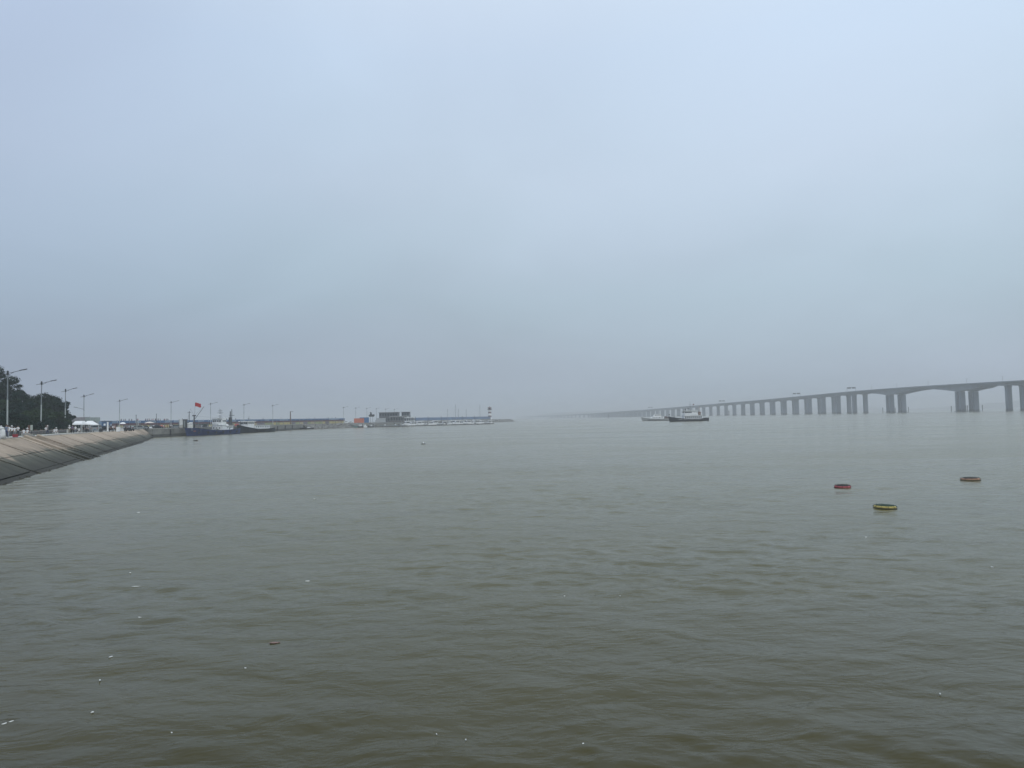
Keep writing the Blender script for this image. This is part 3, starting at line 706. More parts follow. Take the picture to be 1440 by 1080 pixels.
T = [  # px, D, top z, half width, material, label
    (-42, 205, 25, 7.5, 0, 'tall dark tree cut by the left edge of the view'),
    (-8, 222, 25.8, 6.5, 0, 'tallest dark tree on the wooded rise behind the first lamp'),
    (16, 228, 22.6, 5.0, 0, 'tall tree whose rounded right shoulder stands out against the sky'),
    (24, 222, 17.0, 4.5, 2, 'tree filling the notch below the tall left trees'),
    (3, 196, 13.5, 5.5, 1, 'broad mid-height tree low at the left edge'),
    (26, 196, 12.6, 5.0, 2, 'dense low tree between the first and second lamps'),
    (45, 214, 15.3, 5.4, 0, 'broad dark tree left of the second lamp'),
    (62, 222, 16.4, 5.6, 0, 'rounded dark tree just right of the second lamp'),
    (75, 226, 15.6, 5.2, 2, 'dark tree between the second and third lamps'),
    (46, 178, 9.6, 4.2, 1, 'olive green tree low behind the wall by the second lamp'),
    (64, 190, 10.6, 4.4, 1, 'olive green tree low behind the wall left of the third lamp'),
    (84, 236, 12.8, 4.2, 0, 'dark tree sloping down behind the third lamp'),
    (93, 243, 9.8, 3.4, 2, 'rightmost low tree at the end of the tree line'),
    (80, 200, 8.6, 3.4, 1, 'small tree in front of the third lamp gap'),
    (12, 168, 9.5, 4.2, 2, 'shrubby tree right behind the first lamp pole')]
for px, D, top, w, mi, lab in T:
    tree(lab, px, D, top, w, leaf_m[mi], rt, base_z=ZT - .3, n=8000 if w > 5 else 6500)
rn = random.Random(8)
for px, D, w, lab in ((20, 150, 2.2, 'dark clipped shrub behind the low wall near the first lamp'), (36, 160, 2.4, 'dark shrub behind the low wall between the first two lamps'), (52, 165, 2.4, 'dark shrub behind the low wall left of the second lamp'),
                 (68, 172, 2.6, 'dark shrub behind the low wall right of the second lamp'), (86, 196, 3.0, 'dark hedge clump beside the foot of the third lamp'), (96, 206, 2.8, 'dark hedge clump left of the white tents')):
    x = gx(px, D, ZT); r = thing('shrub', lab, 'shrub', (x, D, ZT), 0, 'shrubs behind the low wall'); V = []; Fc = []
    for i in range(1500):
        v = Vector((rn.gauss(0, 1), rn.gauss(0, 1), rn.gauss(0, 1))).normalized() * rn.uniform(.6, 1.03)
        c = Vector((v.x * w * 1.3, v.y * w, abs(v.z) * 3.2)); k = .22 * rn.uniform(.6, 1.3)
        a = Vector((rn.gauss(0, 1), rn.gauss(0, 1), rn.gauss(0, 1))).normalized(); b2 = a.orthogonal().normalized()
        o_ = len(V); V += [c + a * k, c + b2 * k * .6, c - a * k, c - b2 * k * .6]; Fc.append((o_, o_ + 1, o_ + 2, o_ + 3))
    part('foliage', MB().add(V, Fc), leaf_m[rn.choice([0, 2])], r)
    part('stem', MB().tube((0, 0, -.1), (0, 0, 1.8), .12), bark, r)
# ------------------------------------------------------------------ vessels (local +X is the bow, z=0 the waterline)
def hull(Lh, B, zb, zm, zs, draft=1.0, rake=.08, full=.62, wl=.78, n=14, th=.12, deck_drop=.8, z_lo=None):
    """outer hull with bulwark; returns (shell, deck)"""
    def sheer(f): return zm + (zb - zm) * max(0, (f - .45) / .55) ** 1.9 + (zs - zm) * max(0, (.3 - f) / .3) ** 1.6
    def beam(f):
        a = 1.0 if f < full else max(0.02, 1 - ((f - full) / (1 - full)) ** 2.1)
        return B / 2 * a * (1 if f > .12 else .86 + .14 * f / .12)
    sh = MB(); rg = []; dk = []
    for i in range(n + 1):
        f = i / n; x = -Lh / 2 + Lh * f; b_ = beam(f); z = sheer(f); w = b_ * (wl if f > .4 else .9)
        xt = x; xb = x - rake * Lh * max(0, (f - .6) / .4) ** 1.5
        k = max(.01, w * .5)
        zd = z - deck_drop
        rg.append([(xb, -k, -draft), ((xb + xt) / 2 if f > .6 else xb, -w, .05), (xt, -b_, z), (xt, -max(.005, b_ - th), z), (xt, -max(.004, b_ - th), zd),
                   (xt, max(.004, b_ - th), zd), (xt, max(.005, b_ - th), z), (xt, b_, z), ((xb + xt) / 2 if f > .6 else xb, w, .05), (xb, k, -draft)])
    sh.loft(rg)
    return sh, sheer
def rail(pts, h, m, parent, name='guard_rail', step=1.2, r=.03):
    b_ = MB()
    for p, q in zip(pts[:-1], pts[1:]):
        p, q = Vector(p), Vector(q); n = max(1, int((q - p).length / step))
        for i in range(n + 1):
            a = p.lerp(q, i / n); b_.tube(a, a + Vector((0, 0, h)), r, n=4)
        for k in (1, .55): b_.tube(p + Vector((0, 0, h * k)), q + Vector((0, 0, h * k)), r, n=4)
    return part(name, b_, m, parent)
def windows(parent, x0, x1, y, z, w, h, n, axis='x', t=.05):
    for i in range(n):
        c = x0 + (x1 - x0) * (i + .5) / n
        ctr, d = ((c, y, z), (w, t, h)) if axis == 'x' else ((y, c, z), (t, w, h))
        part('window', MB().box(ctr, d), glass, parent)
canvas_g = mat('dark green canvas', (.025, .05, .045), .85, .2, 1.5)

# big blue trawler, bow towards us, moored along the quay
xb0, xb1 = gx(259, 306, 2), gx(327, 347, 2)
bt = thing('fishing_boat', 'big blue fishing boat with white wheelhouse and red flag moored at the quay', 'fishing boat', ((xb0 + xb1) / 2 + .6, 326.5, 0), math.atan2(306 - 347, xb0 - xb1 - 1.0))
h, sheer = hull(41, 7.6, 4.3, 2.2, 2.9, .8, .07, .6, .74)
hb = part('hull', h, blue_hull, bt)
bd = MB(); 
part('rubbing_strake', MB().loft([[(-20.3 + 28 * f, s * (3.86 if f > .1 else 3.5) + d, sheer(.0 + f * .68) - .75 + e) for d, e in ((-.06, -.1), (.08, -.1), (.08, .12), (-.06, .12))] for s in (1,) for f in [i / 8 for i in range(9)]]), mat('worn light blue strake', (.12, .17, .25), .6, .3, 1.0), hb)
part('rust_streaks', MB().box((16.2, -2.05, 2.1), (2.0, .05, .5)), rust, hb)
dh = part('deckhouse', MB().prism([(-18.5, -2.4), (-12.1, -2.4), (-12.1, 2.4), (-18.5, 2.4)], 1.4, 4.0), white, bt)
windows(dh, -18, -12.6, -2.42, 3.2, .45, .5, 4)
part('door', MB().box((-15.2, -2.43, 2.4), (.7, .06, 1.8)), steel_gr, dh)
part('deck_roof', MB().prism([(-18.9, -2.8), (-12.05, -2.8), (-12.05, 2.8), (-18.9, 2.8)], 4.0, 4.15), white, bt)
wh = part('wheelhouse', MB().prism([(-12, -2.6), (-8.4, -2.6), (-7.9, 0), (-8.4, 2.6), (-12, 2.6)], 1.2, 7.6), white, bt)
windows(wh, -11.8, -8.6, -2.62, 6.5, .7, .8, 3); windows(wh, -2.2, 2.2, -8.12, 6.5, .75, .6, 4, 'y', .5); windows(wh, -2.2, 2.2, -8.12, 3.2, .45, .5, 3, 'y', .5)
part('middle_ledge', MB().prism([(-12.2, -2.9), (-8.0, -2.9), (-7.5, 0), (-8.0, 2.9), (-12.2, 2.9)], 4.55, 4.68), white, wh)
part('wheelhouse_roof', MB().prism([(-14.1, -2.7), (-7.6, -2.7), (-7.3, 0), (-7.6, 2.7), (-14.1, 2.7)], 7.6, 7.8), white, bt)
rail([(-13.5, -2.3, 7.8), (-8.2, -2.3, 7.8), (-8.2, 2.3, 7.8)], .9, white_d, bt)
m_ = part('radar_mast', MB().tube((-11, 0, 7.8), (-11, 0, 12.2), .14, .1).tube((-11, -1.6, 10.4), (-11, 1.6, 10.4), .07).tube((-11, -1.1, 11.4), (-11, 1.1, 11.4), .06), steel_dk, bt)
part('radar_bar', MB().box((-10.4, 0, 9.6), (.3, 2.2, .25)), white, m_)
part('antenna', MB().tube((-12.5, 1.4, 7.8), (-12.7, 1.5, 13), .05, .02, 5), steel_dk, bt)
part('antenna', MB().tube((-9.5, -1.7, 7.8), (-9.2, -1.9, 12), .06, .03, 5), steel_dk, bt)
part('funnel', MB().lathe([(.75, 4.7), (.7, 8.0), (.75, 8.2)], 12, (-15.0, -.9)), steel_dk, bt)
part('exhaust_pipe', MB().tube((-15.0, -.9, 8.1), (-15.2, -.9, 11.2), .28, .22), steel_dk, bt)
part('aft_mast', MB().tube((-18, 0, 2.2), (-18, 0, 12.3), .2, .16).tube((-18, -1.4, 9.2), (-18, 1.4, 9.2), .1), steel_dk, bt)
part('fore_mast', MB().tube((15.5, 1.1, 3), (15.5, 1.1, 11.0), .19, .13).tube((15.5, .2, 10.5), (15.5, 2.0, 10.5), .07), steel_dk, bt)
part('derrick_post', MB().tube((10.5, 1.9, 1.6), (10.5, 1.9, 9.0), .30, .26).box((10.5, 1.9, 9.1), (1.0, 1.2, .5)), steel_dk, bt)
part('derrick_boom', MB().tube((10.2, 1.7, 7.6), (9.2, -2.2, 13.2), .11, .07, 6).tube((9.2, -2.2, 13.2), (10.5, 1.9, 9.1), .025, n=4), steel_dk, bt)
part('rigging', MB().tube((15.5, .5, 12.2), (10.5, 1.9, 9.1), .025, n=4).tube((10.5, 1.9, 9.0), (-8, 0, 7.9), .025, n=4).tube((15.5, .5, 12.2), (19.6, 0, 4.3), .025, n=4), steel_dk, bt)
fl = part('flag_staff', MB().tube((10.9, 1.4, 9.0), (10.8, 1.2, 15.2), .05, .03, 5), steel_dk, bt)
# waving flag: real cloth with a ripple
fv = []; ff = []
for i in range(9):
    for j in range(5):
        u_, v_ = i / 8, j / 4
        fv.append((10.8 - .5 * u_ + .1 * math.sin(u_ * 8), 1.2 - u_ * 2.6 + .16 * math.sin(u_ * 9 + v_), 15.1 - v_ * 1.75 - .65 * u_ + .10 * math.sin(u_ * 7)))
for i in range(8):
    for j in range(4): ff.append((i * 5 + j, i * 5 + 5 + j, i * 5 + 6 + j, i * 5 + 1 + j))
fo_ = len(fv); fv2 = [(x + .02, y + .02, z) for x, y, z in fv]
part('flag', MB().add(fv + fv2, ff + [tuple(k + fo_ for k in f[::-1]) for f in ff]), red_cl, bt)
cn = part('deck_awning', MB().prismY([(-1, 4.9), (-1, 5.05), (3, 5.25), (13.6, 5.05), (13.6, 4.85)], -3.1, 3.1), canvas_g, bt)
for x in (-.5, 3.5, 8, 13):
    for y in (-3, 3): part('awning_pole', MB().tube((x, y, 1.4), (x, y, 4.95), .06, n=5), steel_gr, cn)
part('fish_hold', MB().box((2, 0, 1.9), (7, 3.6, 1.2)), white_d, bt)
part('winch', MB().tube((12.4, -1.6, 2.4), (12.4, 1.6, 2.4), .6, n=12).box((12.4, 0, 1.9), (1.6, 3.4, .5)), rust, bt)
part('net_pile', MB().lathe([(1.6, 1.5), (1.5, 2.1), (.9, 2.6), (.2, 2.75)], 10, (-2.5, -1.2)), mat('dark green fishing net', (.03, .06, .04), .95, .4, 2.0, .05), bt)
for x in (6, 0.5, -5): part('life_ring', MB().torus(.36, .09, 0, 12, 6), white, bt, loc=(x, -3.0, 3.9))
for x in (14, 8, 2, -4, -10, -16): part('tyre_fender', shift(MB().torus(.42, .16, 0, 12, 6), Vector((0, 0, 0))), rubber, bt, loc=(x, -(3.85 if x < 5 else 3.5 if x < 10 else 2.7), 1.3)).rotation_euler = (R(90), 0, 0)
part('anchor', MB().box((17.6, -1.6, 3.0), (.2, .12, 1.0)).box((17.6, -1.6, 2.5), (.9, .14, .18)), steel_gr, bt)

def mirror_tree(root):
    for ch in root.children_recursive:
        me = ch.data
        for v in me.vertices: v.co.y *= -1
        me.flip_normals(); ch.location.y *= -1
def slide(root, names, dx):
    for ch in root.children:
        if ch.name.split('.')[0] in names and ch.location.length == 0: ch.location.x += dx
slide(bt, ('deckhouse', 'deck_roof', 'wheelhouse', 'wheelhouse_roof', 'guard_rail', 'radar_mast', 'antenna'), 3.4)
mirror_tree(bt)

# dark boat behind it
xc0, xc1 = gx(334, 362, 2), gx(379, 398, 2)
b2 = thing('fishing_boat', 'dark hulled fishing boat with low white cabin moored behind the blue boat', 'fishing boat', ((xc0 + xc1) / 2, 380, 0), math.atan2(362 - 398, xc0 - xc1 - 1.2))
h, sheer2 = hull(36, 7.0, 4.6, 2.0, 2.5, .8, .07, .6, .74)
hh = part('hull', h, dk_hull, b2)
ca = part('cabin', MB().prism([(-13, -2.5), (3.6, -2.5), (3.9, 0), (3.6, 2.5), (-13, 2.5)], 1.1, 3.9), white, b2)
windows(ca, -12.5, 3, -2.53, 3.1, .7, .6, 8)
part('cabin_roof', MB().prism([(-13.6, -2.9), (3.8, -2.9), (3.8, 2.9), (-13.6, 2.9)], 3.9, 4.05), white_d, b2)
wb = part('wheelhouse', MB().prism([(4.0, -2.3), (10.5, -2.3), (11.0, 0), (10.5, 2.3), (4.0, 2.3)], 1.6, 6.0), white, b2)
windows(wb, 4.3, 10.2, -2.32, 5.2, .8, .62, 5); windows(wb, -2.1, 2.1, 10.8, 5.2, .75, .62, 4, 'y', .5)
part('wheelhouse_roof', MB().prism([(3.2, -2.9), (11.4, -2.9), (12.0, 0), (11.4, 2.9), (3.2, 2.9)], 6.0, 6.35), white, b2)
part('radar_mast', MB().tube((5.5, 0, 5.5), (5.5, 0, 9.2), .12, .06).tube((5.5, -1.0, 7.6), (5.5, 1.0, 7.6), .05), steel_gr, b2)
part('fore_mast', MB().tube((14, 0, 2.6), (14, 0, 6.6), .15, .1), steel_dk, b2)
part('stern_rail_frame', MB().tube((-16.5, -2.6, 2), (-16.5, -2.6, 4.4), .07).tube((-16.5, 2.6, 2), (-16.5, 2.6, 4.4), .07).tube((-16.5, -2.6, 4.4), (-16.5, 2.6, 4.4), .07), steel_gr, b2)
part('winch', MB().tube((14.5, -1.2, 3.2), (14.5, 1.2, 3.2), .5, n=10), rust, b2)
for x in (8, 2, -5, -12): part('tyre_fender', MB().torus(.42, .16, 0, 12, 6), rubber, b2, loc=(x, -3.6, 1.2)).rotation_euler = (R(90), 0, 0)
rail([(-14, -3.2, 2.1), (-2, -3.2, 2.1)], .8, white_d, b2)

mirror_tree(b2)

# small dark boat low under the quay
p = on_water(434, 603.4); sb = thing('skiff', 'small dark flat boat lying low under the grey quay', 'boat', (p.x + 1.5, 497, 0), R(200))
h, _ = hull(13, 3.2, 1.5, .9, 1.1, .4, .06, .6, .8, 10, .08, .3); part('hull', h, navy, sb)
part('engine_box', MB().box((-3, 0, 1.1), (2.2, 1.6, .9), taper=.85), white_d, sb); part('thwart', MB().box((1, 0, .95), (.4, 2.8, .08)), steel_gr, sb)

# survey / pilot ship off the bridge
def rake_house(b_, x0, x1, w, z0, z1, rk=.4): return b_.prismY([(x0, z0), (x1, z0), (x1 - rk * .6, z1), (x0 + rk, z1)][::1], -w, w)
p = at(968, 592.6, 477)
ts_ = thing('work_ship', 'dark hulled working ship with tall white superstructure in front of the bridge', 'ship', (gx(967.5, 477, 1), 477, 0), R(183))
h, _ = hull(27.5, 6.8, 3.6, 1.75, 2.3, .8, .07, .6, .78, 16, .12, .5); part('hull', h, navy, ts_)
part('strake', MB().box((-1, 3.42, 1.35), (18, .08, .14)).box((-1, -3.42, 1.35), (18, .08, .14)), white_d, ts_)
l1 = part('lower_deckhouse', MB().prism([(-9.5, -2.6), (3.4, -2.6), (4.2, 0), (3.4, 2.6), (-9.5, 2.6)], 1.2, 3.9), white, ts_)
windows(l1, -9, 3, 2.62, 2.7, .8, 1.1, 9); windows(l1, -9, 3, -2.62, 2.7, .8, 1.1, 9)
part('boat_deck', MB().prism([(-9.9, -3.2), (3.8, -3.2), (4.7, 0), (3.8, 3.2), (-9.9, 3.2)], 3.9, 4.05), white, ts_)
l2 = part('middle_deckhouse', MB().prism([(-6.4, -2.2), (2.6, -2.2), (3.2, 0), (2.6, 2.2), (-6.4, 2.2)], 4.05, 5.0), white, ts_)
br2 = part('bridge_house', MB().prism([(-6.0, -2.5), (2.9, -2.5), (3.6, 0), (2.9, 2.5), (-6.0, 2.5)], 5.0, 7.1), white, ts_)
windows(br2, -2.0, 2.8, 2.52, 6.15, .85, .95, 5); windows(br2, -2.0, 2.8, -2.52, 6.15, .85, .95, 5); windows(br2, -5.6, -2.4, 2.52, 6.3, .4, .5, 3); windows(br2, -2.2, 2.2, 3.3, 6.3, .75, .75, 5, 'y', .3)
part('monkey_island', MB().prism([(-6.6, -3.0), (3.6, -3.0), (4.4, 0), (3.6, 3.0), (-6.6, 3.0)], 7.1, 7.3), white, ts_)
rail([(-6.4, 2.9, 7.3), (3.2, 2.9, 7.3), (3.2, -2.9, 7.3)], .9, white_d, ts_); rail([(-9.5, 3.0, 4.05), (3.5, 3.0, 4.05)], .9, white_d, ts_); rail([(5, 2.6, 2.2), (12, 1.2, 3.0)], .8, white_d, ts_)
mm = part('main_mast', MB().tube((-1.8, 0, 7.3), (-1.8, 0, 13.6), .14, .06).tube((-1.8, -1.6, 10.2), (-1.8, 1.6, 10.2), .07).tube((-2.6, 0, 11.4), (-1.0, 0, 11.4), .06), steel_gr, ts_)
part('radar_bar', MB().box((-.3, 0, 8.9), (.8, 2.6, .3)).tube((-.3, 0, 7.3), (-.3, 0, 8.8), .25), steel_dk, mm)
part('searchlight', MB().lathe([(.2, 7.3), (.2, 8.0), (.4, 8.1), (.4, 8.6), (.1, 8.8)], 10, (1.6, .8)), steel_dk, ts_)
part('aft_mast', MB().tube((-7.8, 0, 4.0), (-8.2, 0, 10.2), .28, .12), mat('brown painted mast', (.16, .09, .06), .7, .2, 1.0), ts_)
part('funnel', MB().loft([[(-8.0 + x * s - .3 * k, y * s, z) for x, y in ((-.8, -.7), (.9, -.7), (.9, .7), (-.8, .7))] for s, z, k in ((1, 4.05, 0), (.85, 6.4, 1))]), mat('brown funnel paint', (.14, .09, .06), .6, .1, 1.0), ts_)
part('signal_flag', MB().box((-4.2, .0, 11.5), (.9, .05, .7)).tube((-3.8, 0, 7.3), (-3.75, 0, 12), .03, n=4), mat('dark signal flag cloth', (.12, .02, .02), .8, .1), ts_)
part('bow_pole', MB().tube((12.6, 0, 3.4), (12.9, 0, 5.2), .06).box((12.95, 0, 5.0), (.7, .05, .55)), steel_dk, ts_)
part('windlass', MB().box((9.8, 0, 2.9), (1.2, 1.6, .9)), steel_gr, ts_)
for x in (-9, -4.5, 0, 4.5): part('tyre_fender', MB().torus(.4, .15, 0, 12, 6), rubber, ts_, loc=(x, 3.5, 1.0)).rotation_euler = (R(90), 0, 0)

# white patrol boat behind it
pb = thing('patrol_boat', 'white low patrol boat with raised bow passing behind the dark ship', 'boat', (gx(922.5, 585, 1), 585, 0), R(176))
h, _ = hull(25, 5.4, 3.1, 1.7, 1.7, .7, .09, .55, .75, 14, .1, .25); part('hull', h, mat('light grey hull paint', (.36, .37, .37), .5, .12, .8), pb)
part('boot_stripe', MB().box((-2, 0, .35), (18, 5.35, .45)), navy, pb)
c1 = part('deckhouse', MB().prismY([(-6.5, 1.5), (5.6, 1.5), (3.6, 3.3), (-6.5, 3.3)], -1.9, 1.9), white, pb); windows(c1, -6, 3.2, 1.92, 2.7, .7, .5, 7); windows(c1, -6, 3.2, -1.92, 2.7, .7, .5, 7)
c2 = part('wheelhouse', MB().prismY([(-4.2, 3.3), (2.6, 3.3), (1.2, 5.4), (-4.0, 5.4)], -1.6, 1.6), white, pb); windows(c2, -3.8, 1.2, 1.62, 4.7, .8, .6, 4); windows(c2, -3.8, 1.2, -1.62, 4.7, .8, .6, 4)
part('mast', MB().tube((-2, 0, 5.4), (-2.6, 0, 9.4), .12, .05).tube((-2.2, -1.1, 7.2), (-2.2, 1.1, 7.2), .05), white_d, pb)
part('aft_crates', MB().box((-9.3, 0, 2.3), (4.4, 3.0, 1.7)).box((-8.3, 0, 3.3), (1.6, 2.4, .5)), mat('brown tarpaulin', (.10, .07, .065), .85, .25, 1.5), pb)
rail([(4, 1.8, 1.9), (11, .7, 2.9)], .7, white_d, pb)

# light buoy far out
bu = thing('buoy', 'dark navigation buoy with mast alone on the far water', 'buoy', (gx(855.7, 1500, 1), 1500, 0))
part('float', MB().lathe([(1.6, -1.0), (2.3, .1), (2.3, .8), (1.2, 1.3)], 14), steel_dk, bu)
part('cage', MB().tube((-.9, 0, 1.2), (0, 0, 7.2), .16).tube((.9, 0, 1.2), (0, 0, 7.2), .16).tube((0, .9, 1.2), (0, 0, 7.2), .16), steel_dk, bu)
part('lantern', MB().lathe([(.4, 7.0), (.5, 7.2), (.5, 8.2), (.1, 8.6)], 8), steel_dk, bu)

# ------------------------------------------------------------------ floating rings near us
def float_ring(px, py, px_w, band, top, label, rz):
    p = on_water(px, py); d = math.hypot(p.x, p.y); w = px_w * math.hypot(d, EYE) / F0
    r = thing('floating_ring', label, 'float', (p.x, p.y, .02), rz, 'round rafts floating on the water')
    Rm = w / 2
    m = lambda mb, nm, mt, pr, lc=None: part(nm, mb, mt, pr, True)
    k = Rm / .48
    low = m(MB().torus(Rm - .08 * k, .08 * k, -.005, 28, 10, sq=.5), 'lower_tube', mat('dark wet ' + ('red' if 'red' in label else 'brown') + ' rubber', (.10, .012, .012) if 'red' in label else (.035, .03, .012), .5, .2, 3.0), r)
    m(MB().torus(Rm - .10 * k, .07 * k, .055, 28, 10, sq=.7), 'middle_tube', band, r)
    m(MB().torus(Rm - .155 * k, .045 * k, .11, 28, 10, sq=.7), 'upper_tube', top, r)
    rr_ = random.Random(label); net = MB(); q = Rm - .10 * k; n_ = 22
    jag = [rr_.uniform(.86, 1.08) for _ in range(n_)]
    ring_ = lambda f, z: [(q * f * jag[i] * math.cos(6.283 * i / n_), q * f * jag[(i * 3) % n_] ** .5 * math.sin(6.283 * i / n_), z + rr_.uniform(-.012, .012)) for i in range(n_)]
    net.loft([ring_(.97, .10), ring_(1.0, .125), ring_(.85, .16), ring_(.5, .155), ring_(.15, .145)])
    part('net_cover', net, top, r)
    for i in range(10):
        a = 6.283 * i / 10 + .2
        rp = MB().torus(.02, .011, 0, 8, 4); q = Rm - .005
        part('rope_loop', MB().tube(((q - .01) * math.cos(a), (q - .01) * math.sin(a), .04), ((q - .10) * math.cos(a), (q - .10) * math.sin(a), .165), .011, n=5).tube(((q + .0) * math.cos(a), q * math.sin(a), .10), ((q - .02) * math.cos(a + .6), (q - .02) * math.sin(a + .6), .09), .008, n=4), top, r)
    return r
g_top = mat('dark green net rope', (.012, .035, .02), .8, .25, 8)
k_top = mat('black green rope', (.022, .022, .02), .8, .25, 8)
fr1 = float_ring(1185, 685.6, 20.5, mat('pinkish red tube', (.62, .15, .17), .5, .2, 4), k_top, 'red round raft with dark rim, leftmost of the three floating ones', .3)
fr2 = float_ring(1244.5, 714.8, 27, mat('pale yellow tube', (.70, .56, .18), .5, .2, 4), g_top, 'yellow round raft with green netted rim, nearest of the three', 1.2)
fr3 = float_ring(1364.5, 675.2, 21, mat('faded orange tube', (.52, .30, .20), .5, .2, 4), k_top, 'faded orange round raft with black rim, farthest right', 2.2)
for f_, t_ in ((fr1, (1.5, -1)), (fr2, (1.2, 2.0)), (fr3, (-1, 1.3))): f_.rotation_euler = (R(t_[0]), R(t_[1]), f_.rotation_euler.z)

# ------------------------------------------------------------------ marina
def cruiser(cabin=True):
    r = thing('motor_boat', 'x', 'boat')
    h, _ = hull(7.2, 2.5, 1.35, 1.0, .95, .3, .08, .5, .75, 10, .08, .3); hp = part('hull', h, white, r)
    part('hull_stripe', MB().box((-.6, 0, .28), (5.6, 2.36, .18)), navy, r)
    c = part('cabin', MB().prismY([(-1.7, .75), (2.0, .75), (1.0, 1.6), (.5, 2.25), (-1.5, 2.3)], -.95, .95), white, r)
    part('window', MB().prismY([(-1.3, 1.45), (1.2, 1.45), (.62, 2.05), (-1.3, 2.1)], -.97, .97), glass, c)
    part('canopy', MB().prismY([(-3.2, 2.25), (.8, 2.3), (.6, 2.42), (-3.2, 2.36)], -1.05, 1.05), white, r)
    part('outboard_motor', MB().box((-3.75, 0, .9), (.4, .5, .9), taper=.8), steel_dk, r)
    part('bow_rail', MB().tube((1.6, -.85, 1.3), (3.4, 0, 1.75), .025, n=4).tube((1.6, .85, 1.3), (3.4, 0, 1.75), .025, n=4), steel_gr, r)
    return r
def openboat():
    r = thing('motor_boat', 'x', 'boat')
    h, _ = hull(6.2, 2.2, 1.2, .85, .85, .3, .08, .5, .75, 10, .08, .4); part('hull', h, mat('grey blue hull paint', (.20, .23, .25), .5, .15, 1.0), r)
    part('console', MB().box((-.2, 0, 1.0), (.7, .8, 1.0), taper=.85), white, r)
    part('windscreen', MB().box((.2, 0, 1.65), (.08, .8, .4)), glass, r)
    for x in (-.9, .6): part('canopy_pole', MB().tube((x, -.8, .8), (x, -.8, 2.3), .03, n=4).tube((x, .8, .8), (x, .8, 2.3), .03, n=4), steel_gr, r)
    part('canopy', MB().box((-.2, 0, 2.34), (2.3, 1.9, .08)), mat('dark boat canopy', (.06, .08, .11), .8, .2), r)
    part('outboard_motor', MB().box((-3.2, 0, .85), (.35, .45, .9), taper=.8), steel_dk, r)
    return r
PA, PB = Vector((gx(527, 544, 0), 544, 0)), Vector((gx(690, 610, 0), 610, 0))
pd = (PB - PA).normalized(); pn = Vector((-pd.y, pd.x, 0)); prz = math.atan2(pd.y, pd.x)
pt = thing('pontoon', 'long low floating pontoon with dark piles in front of the marina boats', 'pontoon', tuple(PA), prz)
Lp = (PB - PA).length; k = 0; x = 0
deck_m = mat('bleached pontoon decking', (.38, .37, .35), .85, .15, 1.5); dark_fl = mat('dark pontoon float', (.03, .032, .035), .8, .2)
while x < Lp:
    part('deck_section', MB().box((x + 3, 0, .62), (5.85, 2.2, .14)), deck_m, pt); part('float', MB().box((x + 3, 0, .22), (5.2, 2.0, .66)), dark_fl, pt)
    if k % 4 == 0: part('pile', MB().tube((x, 1.3, -2), (x, 1.3, 4.4), .2, n=8), steel_gr, pt)
    x += 6; k += 1
cr, ob = cruiser(), openboat()
# colours of extra cruisers
descr = ['white cabin cruiser, leftmost of the marina boats, below the light grey cabin', 'white cruiser moored below the middle of the grey marina building',
 'small boat with dark canopy below the right end of the marina building', 'white cruiser below the white flat-roofed shed', 'low white cruiser just right of the white shed',
 'small grey boat with dark canopy where the blue breakwater fence begins', 'white cruiser left of the first sailing boat', 'grey open boat beside the first sailing boat mast',
 'white cruiser lying between the first two sailing masts', 'white cruiser beneath the tallest left mast', 'white cruiser right of the pair of masts', 'grey boat left of the fourth sailing mast',
 'white cruiser right of the fourth sailing mast', 'small grey boat midway to the last mast', 'white cruiser left of the last sailing mast', 'white cruiser right of the last sailing mast',
 'grey boat below the lighthouse, second from the pontoon end', 'white cruiser at the outer end of the pontoon below the lighthouse']
pxs = [541, 555.5, 566, 579, 588.5, 598, 606, 615, 624, 633.5, 642, 650.5, 658, 664.5, 670.5, 677, 682.5, 687.5]
rnm = random.Random(4)
for i, (px, d) in enumerate(zip(pxs, descr)):
    f = (gx(px, 544, 0)); t = (px - 527) / 163.0; D = 544 + 66 * t
    base = Vector((gx(px, D + 4, 1), D + 4, 0)); gray = 'grey' in d or 'dark canopy' in d
    src = ob if gray else cr
    rz = prz + R(rnm.choice([20, 160, 180, 200, -15])); s = rnm.uniform(1.25, 1.6)
    c = dup(src, d, tuple(base), rz, s, 'motor boats in the marina')
for i, (px, d) in enumerate([(572, 'white cruiser in the second row behind the shed'), (593, 'white cruiser in the back row near the start of the blue fence'), (611, 'white cruiser in the back row left of the first mast'),
                             (637.5, 'white cruiser in the back row below the tallest left mast'), (654, 'white cruiser in the back row between third and fourth masts'), (667.5, 'white cruiser in the back row left of the last mast')]):
    D = 562 + 66 * (px - 527) / 163.0; c = dup(cr, d, (gx(px, D, 1), D, 0), prz + R(rnm.choice([10, 190])), 1.75, 'motor boats in the marina')
for o_ in (cr, ob):
    for ch in list(o_.children_recursive): bpy.data.objects.remove(ch, do_unlink=True)
    bpy.data.objects.remove(o_, do_unlink=True)
